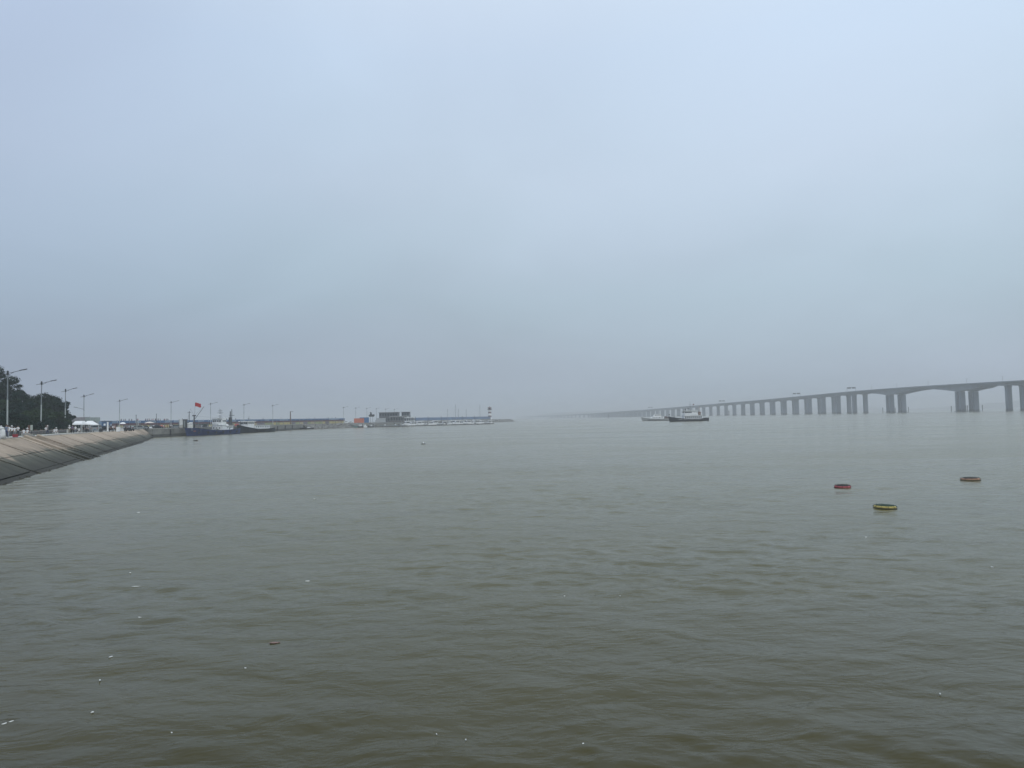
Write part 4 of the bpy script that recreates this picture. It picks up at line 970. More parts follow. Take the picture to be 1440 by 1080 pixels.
# sailing boats
def sail(mh, D, px, label):
    r = thing('sailing_boat', label, 'sailing boat', (gx(px, D, 8), D, 0), prz + R(100), 'sailing boats in the marina')
    h, _ = hull(9.5, 3.0, 1.5, 1.1, 1.2, .3, .1, .45, .75, 10, .08, .2); part('hull', h, white, r)
    part('cabin', MB().prismY([(-2, 1.0), (2.2, 1.0), (1.4, 1.7), (-2, 1.8)], -.9, .9), white, r)
    part('mast', MB().tube((.6, 0, 1), (.6, 0, mh), .17, .10, 6), steel_gr, r)
    part('spreader', MB().tube((.6, -.9, mh * .62), (.6, .9, mh * .62), .04, n=4), steel_gr, r)
    part('boom', MB().tube((.6, 0, 2.3), (-3.4, 0, 2.3), .14, .12, 6), mat('dark blue sail cover', (.04, .06, .12), .8, .2), r)
    part('stays', MB().tube((.6, 0, mh - .2), (4.6, 0, 1.5), .025, n=3).tube((.6, 0, mh - .2), (-4.6, 0, 1.3), .025, n=3), steel_gr, r)
for mh, D, px, l in ((14.2, 612, 630.3, 'sailing boat with the first bare mast from the left'), (18.3, 618, 641.3, 'sailing boat with the taller left mast of a close pair'), (14.3, 622, 645.6, 'sailing boat with the shorter right mast of a close pair'),
                     (14.0, 628, 656.4, 'sailing boat with the fourth bare mast'), (18.0, 640, 675.6, 'sailing boat with the last bare mast left of the lighthouse')):
    sail(mh, D, px, l)

# lighthouse
lh = thing('lighthouse', 'small white lighthouse with dark red bands at the breakwater end', 'lighthouse', (gx(688.7, 880, 12), 880, ZT))
lw = mat('white lighthouse paint', (.75, .75, .74), .6, .05, .5); lr = mat('dull red lighthouse paint', (.13, .075, .075), .65, .12, .5)
z = ZT
segs_ = [(2.3, 2.0, 0, 3.0, lw, 'base'), (1.85, 1.8, 3.0, 5.1, lr, 'red_band'), (1.8, 1.78, 5.1, 7.9, lw, 'white_band'), (1.78, 1.75, 7.9, 9.9, lr, 'red_band'), (1.75, 1.75, 9.9, 12.2, lw, 'white_band')]
for r0, r1, z0, z1, m, nm in segs_: part(nm, MB().lathe([(r0 * 1.12, z0), (r1 * 1.12, z1)], 16), m, lh)
ga = part('gallery', MB().lathe([(1.7, 12.2), (3.1, 12.7), (3.1, 13.0)], 16), lr, lh)
for i in range(12):
    a = 6.283 * i / 12; part('gallery_post', MB().tube((2.65 * math.cos(a), 2.65 * math.sin(a), 13), (2.65 * math.cos(a), 2.65 * math.sin(a), 14.2), .07, n=4), lr, ga)
part('lantern_room', MB().lathe([(1.7, 13.0), (1.7, 15.0)], 10), glass, lh); part('gallery_ring', MB().torus(2.65, .09, 14.2, 20, 4), lr, lh)
part('lantern_roof', MB().lathe([(3.0, 14.9), (2.8, 15.3), (.4, 16.2), (.1, 17.0)], 14), lr, lh)
part('door', MB().box((0, -2.42, 1.1), (1.0, .12, 2.1)), steel_dk, lh)
# marina buildings
gl_m = mat('grey cladding', (.10, .105, .11), .6, .2, .5); br_m = mat('grey brown cladding', (.15, .13, .115), .7, .2, .4)
def building(name, label, px0, px1, D, top, fl_n, m, win=8, depth=10, sill=0, roof=white_d):
    x0, x1 = gx(px0, D, 5), gx(px1, D, 5); w = x1 - x0; H_ = top - ZT
    r = thing(name, label, 'building', ((x0 + x1) / 2, D, ZT))
    wl_ = part('walls', MB().box((0, depth / 2, H_ / 2 + sill / 2), (w, depth, H_ - sill)), m, r)
    part('roof', MB().box((0, depth / 2 - .3, H_ + .12), (w + .8, depth + 1.2, .26)), roof, r)
    fh = (H_ - sill) / fl_n
    for f in range(fl_n):
        part('floor_band', MB().box((0, -.12, sill + f * fh + .15), (w + .1, .3, .3)), gl_m, r)
        for i in range(win):
            wx = -w / 2 + w * (i + .5) / win
            wf = part('window', MB().box((wx, -.05, sill + f * fh + fh * .56), (w / win * .78, .14, fh * .62)), steel_gr, r)
            part('pane', MB().box((wx, -.14, sill + f * fh + fh * .56), (w / win * .66, .05, fh * .52)), glass, wf)
    for i in range(3):
        part('side_window', MB().box((w / 2 + .04, 1.5 + i * 3, H_ * .6), (.1, 1.8, H_ * .3)), glass, r)
    return r
building('marina_building', 'two storey grey glass-fronted marina building behind the moored boats', 533.2, 559.3, 606, 12.0, 2, gl_m, 7, 10, roof=steel_dk)
building('marina_annex', 'low brown-grey block with pale flat roof in front of the marina building', 549, 571, 592, 8.4, 1, br_m, 6, 6)
ub = building('upper_pavilion', 'dark box-shaped upper storey standing on slim columns beside the marina building', 564.8, 575.2, 602, 12.0, 1, gl_m, 3, 8, sill=4.6, roof=steel_dk)
for x in (-3, 0, 3):
    for y in (.8, 7): part('column', MB().box((x, y, 2.3), (.3, .3, 4.6)), white_d, ub)
sh_ = building('open_shed', 'white flat-roofed open shed right of the marina building', 569, 582, 584, 7.2, 1, white_d, 5, 5, roof=white)
# containers, kiosk, cars
def container(px0, px1, D, h_, m, label):
    x0, x1 = gx(px0, D, 4), gx(px1, D, 4); w = x1 - x0
    r = thing('shipping_container', label, 'container', ((x0 + x1) / 2, D, ZT)); part('shell', MB().box((0, 1.25, h_ / 2 + .1), (w, 2.5, h_ - .1)), m, r)
    n = 16
    for i in range(n): part('corrugation', MB().box((-w / 2 + w * (i + .5) / n, -.04, h_ / 2 + .1), (w / n * .5, .08, h_ - .5)), m, r)
    for s in (-1, 1): part('corner_post', MB().box((s * w / 2, -.02, h_ / 2 + .08), (.18, .2, h_)), m, r)
    part('top_rail', MB().box((0, -.03, h_ + .0), (w, .14, .16)), m, r)
    return r
container(498, 511.2, 556, 3.7, mat('salmon orange container paint', (.55, .17, .10), .6, .1, .7), 'orange shipping container on the quay beside the marina')
container(506, 518.2, 566, 4.4, mat('mid blue container paint', (.05, .16, .33), .6, .1, .7), 'blue shipping container standing behind the orange one')
container(529, 541.5, 570, 3.6, mat('light grey cabin paint', (.42, .44, .45), .6, .08, .7), 'light grey cabin container in front of the marina building')
sc_ = thing('raised_sculpture', 'dark boat-shaped sculpture raised on posts above the containers', 'sculpture', (gx(522.5, 575, 10), 575, ZT))
part('emblem', MB().prismY([(-2.4, 5.6), (-1.9, 5.0), (2.0, 5.0), (2.5, 5.9), (2.3, 7.0), (1.0, 6.7), (.2, 7.0), (.1, 8.0), (-.1, 8.6), (-.9, 8.9), (-1.3, 8.4), (-1.1, 7.6), (-1.5, 6.7), (-2.4, 6.2)], -.35, .35), mat('dark bronze grey', (.045, .05, .05), .6, .2), sc_)
for x in (-.9, .9): part('post', MB().tube((x, 0, 0), (x, 0, 5.1), .14), steel_gr, sc_)
# tents beside
def car_mesh(m, label, loc, rz, sc=1.0, name='parked_car', cat='car', van=False):
    r = thing(name, label, cat, loc, rz); r.scale = (sc,) * 3
    if van: prof = [(-2.4, .35), (2.4, .35), (2.45, .95), (2.1, 1.25), (1.4, 1.95), (-2.3, 2.0), (-2.45, 1.0)]; win = [(-2.2, 1.25), (1.85, 1.25), (1.35, 1.78), (-2.2, 1.82)]
    else: prof = [(-2.2, .3), (2.2, .3), (2.25, .65), (2.0, .85), (1.1, .98), (.4, 1.45), (-1.1, 1.48), (-1.7, 1.02), (-2.15, .95)]; win = [(-1.55, 1.0), (.95, 1.0), (.35, 1.38), (-1.05, 1.41)]
    w = .9 if not van else .95
    part('body', MB().prismY(prof, -w, w), m, r); part('windows', MB().prismY(win, -w - .01, w + .01), glass, r)
    for x in (-1.4, 1.4):
        for y in (-w + .05, w - .05):
            wl_ = part('wheel', MB().tube((x, y - .11, .32), (x, y + .11, .32), .33, n=14), rubber, r); part('rim', MB().tube((x, y - .125, .32), (x, y + .125, .32), .18, n=10), steel_gr, wl_)
    zz = .75 if not van else 1.0
    for y in (-.65, .65):
        part('headlight', MB().box((2.22 if not van else 2.42, y, zz - .1), (.08, .32, .16)), white, r); part('tail_light', MB().box((-2.2 if not van else -2.44, y, zz), (.06, .22, .2)), redp, r)
    if van: part('rear_window', MB().box((-2.40, 0, 1.5), (.08, 1.5, .5)), glass, r)
    part('number_plate', MB().box((-2.24 if not van else -2.46, 0, .6), (.04, .44, .13)), blue_p, r)
    return r
car_mesh(white, 'white car on the quay beneath the beige parasol', (gx(213.2, 318, ZT), 318, ZT), R(185), .95)
car_mesh(white, 'white car parked left of the orange container, farther left one', (gx(487.5, 560, ZT), 560, ZT), R(10), 1.1)
car_mesh(white_d, 'low pale car parked directly left of the orange container', (gx(494, 552, ZT), 552, ZT), R(-6), .9)
car_mesh(mat('silver grey car paint', (.30, .32, .33), .35, .06, 1.0, metal=.3), 'grey van seen from behind right of the white tents', (gx(135.3, 188, ZT), 188, ZT), R(112), 1.0, 'parked_van', 'van', True)
for px, D, c_, lab in ((197.5, 262, 'grey', 'grey car parked left of the beige parasol'), (203.4, 284, 'dark', 'dark car parked just left of the beige parasol'), (222.5, 312, 'dark', 'dark car parked right of the white car under the parasol'), (227.6, 318, 'red', 'dull red car parked between the white car and the quay streetlight'),
                      (246.0, 322, 'dark', 'dark car parked between the quay streetlight and the notice board'), (249.8, 316, 'grey', 'grey car parked just left of the notice board'), (146.5, 240, 'dark', 'dark car in front of the blue cabin'), (186.5, 268, 'grey', 'grey car behind the motor scooters')):
    car_mesh({'grey': steel_gr, 'dark': navy, 'red': redp}[c_], lab, (gx(px, D, ZT), D, ZT), R(random.choice([170, 190, 20, 100])), 1.05)
for px, D, lab in ((548, 576, 'thin mooring post left of the second cruiser'), (566, 584, 'thin mooring post under the upper pavilion'), (584.5, 590, 'thin mooring post right of the open shed'), (602, 596, 'thin dark mooring post where the blue fence starts'), (620.5, 600, 'thin dark mooring post left of the first sailing mast'), (650, 612, 'thin mooring post between the paired masts and the fourth mast'), (667, 618, 'thin mooring post right of the fourth mast')):
    o = thing('mooring_post', lab, 'post', (gx(px, D, 4), D, 0), 0, 'mooring posts in the marina'); part('shaft', MB().tube((0, 0, -2), (0, 0, 7.6), .16, n=6), steel_dk, o); part('cap', MB().tube((0, 0, 7.6), (0, 0, 8.1), .3, n=6), white_d, o)
# work boats by the rock bank
for px, py, m, sc_w, lab in ((497, 600.8, mat('sea green hull paint', (.13, .22, .21), .6, .2), 1.15, 'sea green workboat moored below the orange container'), (506, 600.9, navy, 1.0, 'dark workboat with white cabin beside the sea green one'),
                         (512.3, 600.6, white, .9, 'small white workboat with tall cabin right of the dark one'), (521.5, 600.4, navy, .8, 'dark low boat with small white hood left of the cruisers')):
    p = on_water(px, py); D = 541 if px < 515 else 545
    r = thing('workboat', lab, 'boat', (gx(px, D, 1), D, 0), R(175)); r.scale = (sc_w,) * 3
    h, _ = hull(6.0 if px != 512.3 else 4.2, 2.3, 1.5, 1.1, 1.2, .4, .07, .55, .8, 10, .08, .3); part('hull', h, m, r)
    if px != 497: cc = part('cabin', MB().box((-.4, 0, 1.75), (1.7, 1.7, 1.7), taper=.88), white, r); windows(cc, -1.0, .3, .80, 2.1, .45, .5, 2); part('cabin_roof', MB().box((-.4, 0, 2.65), (2.1, 2.0, .12)), white_d, r)
    else: part('awning', MB().box((-.2, 0, 2.5), (3.6, 2.2, .1)), mat('sea green awning', (.15, .25, .24), .8, .15), r); part('awning_frame', MB().tube((-1.8, -.9, .9), (-1.8, -.9, 2.5), .05, n=4).tube((1.5, -.9, .9), (1.5, -.9, 2.5), .05, n=4).tube((-1.8, .9, .9), (-1.8, .9, 2.5), .05, n=4).tube((1.5, .9, .9), (1.5, .9, 2.5), .05, n=4), steel_gr, r)
    part('tyre_fender', MB().torus(.3, .11, 0, 10, 6), rubber, r, loc=(1.0, 1.2, .8)).rotation_euler = (R(90), 0, 0)
# ------------------------------------------------------------------ people
def person_mesh(pose, cols, seed):
    """one continuous body grown over a jointed skeleton; faces coloured as skin, shirt, trousers, shoes"""
    rn = random.Random(seed); st = {'stand': 0, 'walk': .22, 'lean': .05, 'sit': 0}[pose]
    V = [(0, 0, .95), (0, 0, 1.15), (0, .01, 1.38), (0, .01, 1.50), (0, .02, 1.62), (0, .02, 1.70)]
    Rr = [(.14, .11), (.125, .10), (.15, .10), (.055, .055), (.085, .098), (.07, .08)]
    E = [(0, 1), (1, 2), (2, 3), (3, 4), (4, 5)]
    def chain(root, pts, rad):
        p = root
        for q, r_ in zip(pts, rad):
            V.append(q); Rr.append((r_, r_)); E.append((p, len(V) - 1)); p = len(V) - 1
        return p
    for s in (-1, 1):
        f = st * s
        if pose == 'sit': chain(0, [(s * .10, .02, .92), (s * .11, .42, .88), (s * .11, .46, .48), (s * .11, .46, .07), (s * .12, .62, .04)], [.09, .065, .05, .04, .035])
        else: chain(0, [(s * .10, 0, .88), (s * .10, f * .5 + .02, .50), (s * .10, f, .08), (s * .11, f + .15, .04)], [.095, .062, .042, .036])
        if pose == 'lean': chain(2, [(s * .19, .02, 1.40), (s * .24, .10, 1.16), (s * .17, .34, 1.12), (s * .15, .42, 1.12)], [.055, .042, .033, .03])
        else: chain(2, [(s * .19, 0, 1.40), (s * .24, -f * .4, 1.14), (s * .23, -f * .7 + .08, .90), (s * .22, -f * .7 + .10, .80)], [.055, .042, .033, .028])
    me = bpy.data.meshes.new('skel'); me.from_pydata(V, E, []); o = bpy.data.objects.new('skel', me); COL.objects.link(o)
    md = o.modifiers.new('s', 'SKIN'); me.skin_vertices.new() if not me.skin_vertices else None
    for i, sv in enumerate(me.skin_vertices[0].data): sv.radius = Rr[i]; sv.use_root = (i == 0)
    sub = o.modifiers.new('u', 'SUBSURF'); sub.levels = 1; sub.render_levels = 1
    dg = bpy.context.evaluated_depsgraph_get(); ev = o.evaluated_get(dg); nm = bpy.data.meshes.new_from_object(ev)
    bpy.data.objects.remove(o, do_unlink=True)
    for m in cols: nm.materials.append(m)
    for p in nm.polygons:
        c = p.center; p.use_smooth = True
        if c.z > 1.47: p.material_index = 0
        elif abs(c.x) > .19 and (c.z < 1.2 or (pose == 'lean' and c.y > .15)): p.material_index = 0
        elif pose == 'lean' and c.y > .2 and c.z > 1.0: p.material_index = 0
        elif c.z > .96: p.material_index = 1
        elif c.z > .09: p.material_index = 2
        else: p.material_index = 3
    nm.name = 'body'
    return nm
skin_m = mat('tanned skin', (.36, .22, .15), .6, .1, 4); hair_m = mat('black hair', (.015, .013, .012), .6, .2, 6)
shoe_m = mat('dark shoes', (.03, .03, .03), .6, .2)
SH = {'white': mat('white shirt cloth', (.70, .70, .70), .8, .06, 4), 'grey blue': mat('grey blue shirt cloth', (.16, .19, .26), .85, .1, 4), 'purple': mat('muted purple cloth', (.14, .11, .19), .85, .1, 4),
      'black': mat('black cloth', (.025, .025, .03), .85, .15, 4), 'red': mat('red cloth', (.35, .04, .05), .85, .1, 4), 'grey': mat('grey cloth', (.22, .23, .25), .85, .1, 4), 'navy': mat('navy cloth', (.03, .045, .10), .85, .1, 4), 'pale pink': mat('pale pink cloth', (.55, .42, .42), .85, .1, 4)}
TR = {'navy': SH['navy'], 'black': SH['black'], 'grey': SH['grey'], 'khaki': mat('khaki cloth', (.25, .21, .15), .85, .1, 4)}
PM = {}
hair_mb = MB().lathe([(.03, 1.785), (.075, 1.76), (.10, 1.70), (.105, 1.655), (.098, 1.62)], 12); hair_me = hair_mb.mesh('hair', hair_m, True)
face_mb = MB().lathe([(.001, -.02), (.016, -.015), (.001, .02)], 6)
nose_me = MB().add([(-.014, .105, 1.625), (.014, .105, 1.625), (0, .128, 1.627), (0, .108, 1.665)], [(0, 1, 2), (0, 2, 3), (1, 3, 2), (0, 3, 1)]).mesh('nose', skin_m)
eye_me = MB().box((-.033, .104, 1.672), (.024, .012, .012)).box((.033, .104, 1.672), (.024, .012, .012)).mesh('eyes', hair_m)
hat_me = MB().lathe([(.24, 1.70), (.235, 1.72), (.12, 1.74), (.10, 1.83), (.05, 1.86)], 14).mesh('sun_hat', SH['white'], True)
def person(pose, sh, tr, label, loc, rz, hat=False, hscale=1.0, group=None):
    k = (pose, sh, tr)
    if k not in PM: PM[k] = person_mesh(pose, [skin_m, SH[sh], TR[tr], shoe_m], len(PM))
    r = thing('person', label, 'person', loc, rz, group); r.scale = (hscale,) * 3
    part('body', PM[k], None, r); part('hair', hair_me, None, r); part('nose', nose_me, None, r); part('eyes', eye_me, None, r)
    if hat: part('sun_hat', hat_me, None, r)
    return r
def pp(px, D, z=ZT): return (gx(px, D, z), D, z)
person('stand', 'grey blue', 'navy', 'person in grey blue shirt and navy trousers standing on the promenade by the nearest lamp', pp(8.8, 95, ZT + .05), R(200), hscale=1.05)
person('walk', 'white', 'grey', 'person in white top walking just right of the one in grey blue', pp(12.3, 101, ZT + .05), R(60))
for px, D, pose, sh, tr, hat, lab in (
    (1.2, 112, 'walk', 'white', 'black', True, 'person in white with hat at the left edge behind the covered table'),
    (16.5, 116, 'walk', 'white', 'black', True, 'person in white sun hat behind the low wall, left of three'),
    (20.3, 118, 'stand', 'white', 'grey', False, 'person in white shirt behind the low wall, middle of three'),
    (25.2, 117, 'lean', 'white', 'black', False, 'person in white leaning on the low wall, right of three'),
    (33.4, 124, 'sit', 'white', 'grey', False, 'person in white sitting behind the wall left of the signboard'),
    (38.3, 125, 'sit', 'white', 'khaki', True, 'person in white hat sitting close left of the signboard'),
    (64.6, 146, 'stand', 'white', 'black', False, 'person in white standing right of the second lamp'),
    (66.9, 140, 'walk', 'grey', 'navy', True, 'person in grey top and white hat right of the second lamp'),
    (76.3, 150, 'sit', 'white', 'grey', False, 'person in white sitting behind the wall left of the third lamp, left one'),
    (79.0, 151, 'sit', 'white', 'black', True, 'person in white hat sitting behind the wall left of the third lamp, right one'),
    (97.6, 158, 'lean', 'white', 'khaki', True, 'person in white sun hat just left of the white tents'),
    (101.8, 142, 'walk', 'purple', 'black', False, 'person in muted purple walking at the left end of the white tents'),
    (106, 165, 'stand', 'white', 'grey', False, 'person in white standing under the left white tent'),
    (111.3, 168, 'sit', 'white', 'black', False, 'person in white sitting under the left white tent'),
    (117.5, 158, 'stand', 'black', 'black', False, 'person dressed in black between the two white tents'),
    (122, 172, 'stand', 'grey', 'black', False, 'person in grey under the right white tent, left one'),
    (126.2, 160, 'walk', 'grey', 'grey', False, 'person all in grey walking before the right white tent'),
    (153.3, 176, 'stand', 'grey', 'black', False, 'person in grey top right beside the white post'),
    (155.9, 180, 'walk', 'black', 'black', True, 'person in black with white hat, second from the white post'),
    (158.6, 178, 'stand', 'white', 'black', False, 'person in white top and black trousers, third from the white post'),
    (161.2, 182, 'walk', 'pale pink', 'black', False, 'person in pale pink top between the white post and white box'),
    (163.4, 179, 'stand', 'black', 'khaki', False, 'person in black top just left of the white box'),
    (176.6, 186, 'sit', 'black', 'black', False, 'person in black on a parked motor scooter right of the white stall'),
    (183.6, 190, 'walk', 'black', 'navy', False, 'person in black beside the rightmost motor scooter'),
    (229.8, 300, 'stand', 'white', 'khaki', False, 'person in white on the quay left of the streetlight beside the flag boat'),
    (235.4, 304, 'walk', 'red', 'black', False, 'person in red top on the quay near the streetlight'),
    (240.0, 302, 'stand', 'white', 'black', False, 'person in white shirt at the foot of the quay streetlight'),
    (241.9, 306, 'stand', 'white', 'grey', False, 'person in white right of the quay streetlight foot')):
    p = list(pp(px, D)); 
    if pose == 'sit' : p[2] -= .42
    if pose == 'sit' and px not in (176.6,): 
        bn = thing('stone_block', 'low stone seat block under ' + {33.4: 'the person left of the signboard', 38.3: 'the white-hatted person by the signboard', 76.3: 'the left sitter by the third lamp', 79.0: 'the right sitter by the third lamp', 111.3: 'the sitter in the left white tent'}[px], 'block', (p[0], p[1], ZT))
        part('block', MB().box((0, 0, .22), (.6, .5, .44)), concrete_lt, bn); p[2] = ZT - .44
        # feet reach the ground in front of the block
    person(pose, sh, tr, lab, tuple(p), R(random.uniform(140, 230)), hat, random.uniform(.95, 1.06))
# people up on the sea wall, heads above the fence
cells = []
cum = 0
def on_wall(px, off=-1.2):
    for (x0, y0), (x1, y1) in zip(SW[:-1], SW[1:]):
        for i in range(60):
            f = i / 60; x = x0 + (x1 - x0) * f; y = y0 + (y1 - y0) * f
            if abs(gx(px, y, 7.5) - x) < .35 or (gx(px, y, 7.5) - x) < 0:
                return x + off * .95, y
    return None
wp = [171, 174.6, 177.5, 179.8, 184.6, 188.5, 195.9, 197.2, 208.5, 210.5, 212.3, 213.6, 216.5, 219, 221.4, 223.1, 225.0, 226.7, 228.9, 233.8, 235.3, 237.2, 238.9, 259.2, 310, 322, 334, 352, 372, 398, 433.5, 437, 444.8, 462.5, 463.8, 469.5, 474.5]
WL = []; WALL_LAB = {171: 'leftmost person on the raised wall, right of the lone street lamp', 174.6: 'second person from the left on the raised wall', 177.5: 'person on the raised wall above the white domed stall', 179.8: 'person on the raised wall above the motor scooters', 184.6: 'person on the raised wall just right of the scooters', 188.5: 'person on the raised wall left of the dark fence post', 195.9: 'left one of a close pair on the wall above the banner poles', 197.2: 'right one of a close pair on the wall above the banner poles', 208.5: 'first person on the wall directly over the beige parasol', 210.5: 'second person on the wall directly over the beige parasol', 212.3: 'third person on the wall directly over the beige parasol', 213.6: 'fourth person on the wall, right half of the beige parasol', 216.5: 'person on the wall above the right rim of the parasol', 219: 'person on the wall beside the tall dark post right of the parasol', 221.4: 'person on the wall just right of the tall dark post', 223.1: 'first of four people on the wall midway from parasol to streetlight', 225.0: 'second of four people on the wall midway from parasol to streetlight', 226.7: 'third of four people on the wall midway from parasol to streetlight', 228.9: 'fourth of four people on the wall midway from parasol to streetlight', 233.8: 'first of four people on the wall left beside the quay streetlight', 235.3: 'second of four people on the wall left beside the quay streetlight', 237.2: 'third of four people on the wall left beside the quay streetlight', 238.9: 'last of four people on the wall touching the quay streetlight', 259.2: 'person on the wall above the tall dark cabinet', 310: 'person on the wall behind the masts of the blue boat', 322: 'person on the wall above the stern of the blue boat', 334: 'person on the wall above the bow of the dark boat', 352: 'person on the wall above the white cabin of the dark boat', 372: 'person on the wall above the stern of the dark boat', 398: 'person on the wall right of the lamp past the dark boat', 433.5: 'left one of two people on the wall right of the stout post', 437: 'right one of two people on the wall right of the stout post', 444.8: 'lone person on the wall above the small dark skiff', 462.5: 'left one of a close pair near the far end of the fence', 463.8: 'right one of a close pair near the far end of the fence', 469.5: 'next to last person at the far end of the blue fence', 474.5: 'last person at the far end of the blue fence'}
shs = ['navy', 'black', 'grey blue', 'grey', 'navy', 'purple', 'black', 'navy', 'white', 'grey blue', 'red']
rw = random.Random(31); prev = None
for i, px in enumerate(wp):
    q = on_wall(px)
    if not q: continue
    sh = shs[rw.randrange(len(shs))]
    if px < 200: where = 'between the lone lamp and the beige parasol'
    elif px < 243: where = 'in the crowd above the beige parasol and quay streetlight'
    elif px < 330: where = 'above the blue fishing boat'
    elif px < 400: where = 'above the dark fishing boat'
    else: where = 'near the far end of the blue fence'
    pose_ = rw.choice(['stand', 'walk', 'lean']); WL.append((px, sh, where))
    person(pose_, sh, rw.choice(['black', 'navy', 'grey']), WALL_LAB[px], (q[0], q[1], ZT + 3.28), R(rw.uniform(0, 360)), False, rw.uniform(1.0, 1.12), 'people on the raised wall')
# people on the breakwater near the lighthouse
for i, (f, sh) in enumerate([(.05, 'red'), (.12, 'black'), (.2, 'pale pink'), (.33, 'grey'), (.38, 'black'), (.42, 'grey'), (.55, 'red'), (.61, 'black'), (.72, 'pale pink'), (.8, 'black'), (.88, 'grey'), (.95, 'black')]):
    L_ = len(BW) - 1; k = min(L_ - 1, int(f * L_)); g = f * L_ - k; x = BW[k][0] + (BW[k + 1][0] - BW[k][0]) * g; y = BW[k][1] + (BW[k + 1][1] - BW[k][1]) * g
    person('stand', sh, 'black', ['tiny figure in red at the left end of the breakwater wall', 'tiny dark figure, second from the left on the breakwater wall', 'tiny pale figure on the breakwater behind the open shed', 'tiny grey figure left of the close trio on the breakwater', 'tiny black figure in the middle of the breakwater trio', 'tiny grey figure right of the breakwater trio', 'tiny figure in red on the breakwater left of the paired masts', 'tiny black figure on the breakwater below the paired masts', 'tiny pale figure on the breakwater by the fourth mast', 'tiny black figure on the breakwater right of the fourth mast', 'tiny grey figure on the breakwater left of the last mast', 'tiny black figure on the breakwater nearest the lighthouse'][i], (x - 1.6, y + 1, ZT + 2.2), 0, False, 1.05, 'people on the far breakwater')

# ------------------------------------------------------------------ promenade furniture
brown = mat('brown stone pier', (.12, .075, .06), .85, .2, 1.5, .01)
lw_ = thing('low_wall', 'low grey wall with brown piers along the promenade edge', 'wall', tuple(inl(60, 6.4))); lo = Vector(inl(60, 6.4))
lo.z = ZT; lw_.location = lo
wall_m = mat('mottled grey wall stone', (.15, .135, .13), .85, .25, 1.0, .01); t = 60; k = 0
while t < 174:
    a, c = inl(t, 6.4), inl(min(t + 5, 174), 6.4)
    part('wall_section', wall_seg((a.x, a.y, c.x, c.y), 0, .28, -.05, .72, .3, lo), wall_m, lw_)
    part('wall_cap', wall_seg((a.x, a.y, c.x, c.y), -.04, .32, .72, .82, .3, lo), concrete_lt, lw_)
    tall = t in (85, 120, 135, 150)
    part('wall_pier', MB().box((a.x - lo.x, a.y - lo.y, .95 if tall else .5), (.42, .42, 2.0 if tall else 1.05), SH_RZ), brown, lw_)
    t += 5
# covered table at the left edge
ct = thing('covered_table', 'white cloth-covered table at the left edge of the promenade', 'table', pp(1.8, 90, ZT + .05))
part('cloth', MB().loft([[(w * math.cos(a) * (1 + .05 * math.sin(a * 9)), w * .6 * math.sin(a), z) for a in [6.283 * i / 24 for i in range(24)]] for w, z in ((.55, .02), (.50, .5), (.46, 1.0), (.43, 1.12), (.30, 1.20))]), white_d, ct, True)
part('bundle', MB().lathe([(.28, 1.2), (.34, 1.32), (.22, 1.46), (.05, 1.5)], 10), white_d, ct)
# signboard with stand
sg = thing('signboard', 'small pale upright signboard on a dark stand near the stairs', 'sign', pp(44.2, 112, ZT + .05), R(-15))
part('board', MB().box((0, 0, 1.35), (.36, .10, .85)), mat('pale grey green board', (.40, .43, .38), .7, .1, 2), sg); part('post', MB().box((0, 0, .5), (.06, .06, 1.0)), steel_dk, sg); part('base', MB().box((0, 0, .05), (.9, .5, .10)), steel_dk, sg)
rx = thing('red_crate', 'small red crate on the promenade edge above the slope', 'crate', pp(21.6, 94, ZT + .12), .4); part('crate_body', MB().box((0, 0, .2), (.55, .38, .36), taper=1.08), mat('dull crimson plastic', (.26, .03, .045), .5, .15), rx); part('rim', MB().box((0, 0, .40), (.64, .46, .05)), redp, rx)
bx_l = thing('barrier_block', 'low grey concrete block at the top of the stairs', 'block', pp(39.5, 104, ZT + .05), .3); part('block', MB().box((0, 0, .22), (1.3, .5, .44), taper=.85), concrete, bx_l)
# bollards on the promenade edge
for px, D, lab in ((94.8, 140, 'pale stone bollard left of the purple-clad person'), (143.5, 172, 'short dark bollard right of the grey van'), (141, 168, 'dark bollard just below the grey van')):
    b_ = thing('bollard', lab, 'bollard', pp(px, D, ZT + .05)); part('shaft', MB().lathe([(.16, 0), (.15, .7), (.2, .75), (.2, .85), (.05, .92)], 10), concrete_lt if 'pale' in lab else steel_dk, b_)
# tents
tent_m = mat('bright white tent fabric', (.80, .80, .80), .8, .03, 1.0)
def tent(px0, px1, D, z0, z1, label, slope=0):
    x0, x1 = gx(px0, D, z0), gx(px1, D, z0); w = x1 - x0; r = thing('market_tent', label, 'tent', ((x0 + x1) / 2, D, ZT)); a, c = z0 - ZT, z1 - ZT
    top = MB().loft([[(-w / 2, 0, a), (w / 2, 0, a - slope * .2), (w / 2, 2.6, a - slope * .2), (-w / 2, 2.6, a)], [(-w / 2 + .02, .02, a + .35), (w / 2 - .02, .02, a + .3 - slope * .35), (w / 2 - .02, 2.58, a + .3 - slope * .35), (-w / 2 + .02, 2.58, a + .35)], [(-w / 2 + .3, .8, c), (w / 2 - .3 - slope, .8, c), (w / 2 - .3 - slope, 1.8, c), (-w / 2 + .3, 1.8, c)]])
    part('roof', top, tent_m, r)
    for x in (-w / 2 + .06, w / 2 - .06):
        for y in (.06, 2.54): part('pole', MB().tube((x, y, 0), (x, y, a + .1), .03, n=6), pole_lt, r)
    return r
tent(101.6, 114.6, 178, ZT + 1.95, ZT + 2.95, 'left white market tent beside the trees')
tent(118.6, 130.6, 180, ZT + 2.0, ZT + 2.95, 'right white market tent with its roof sloping down to the right', .9)
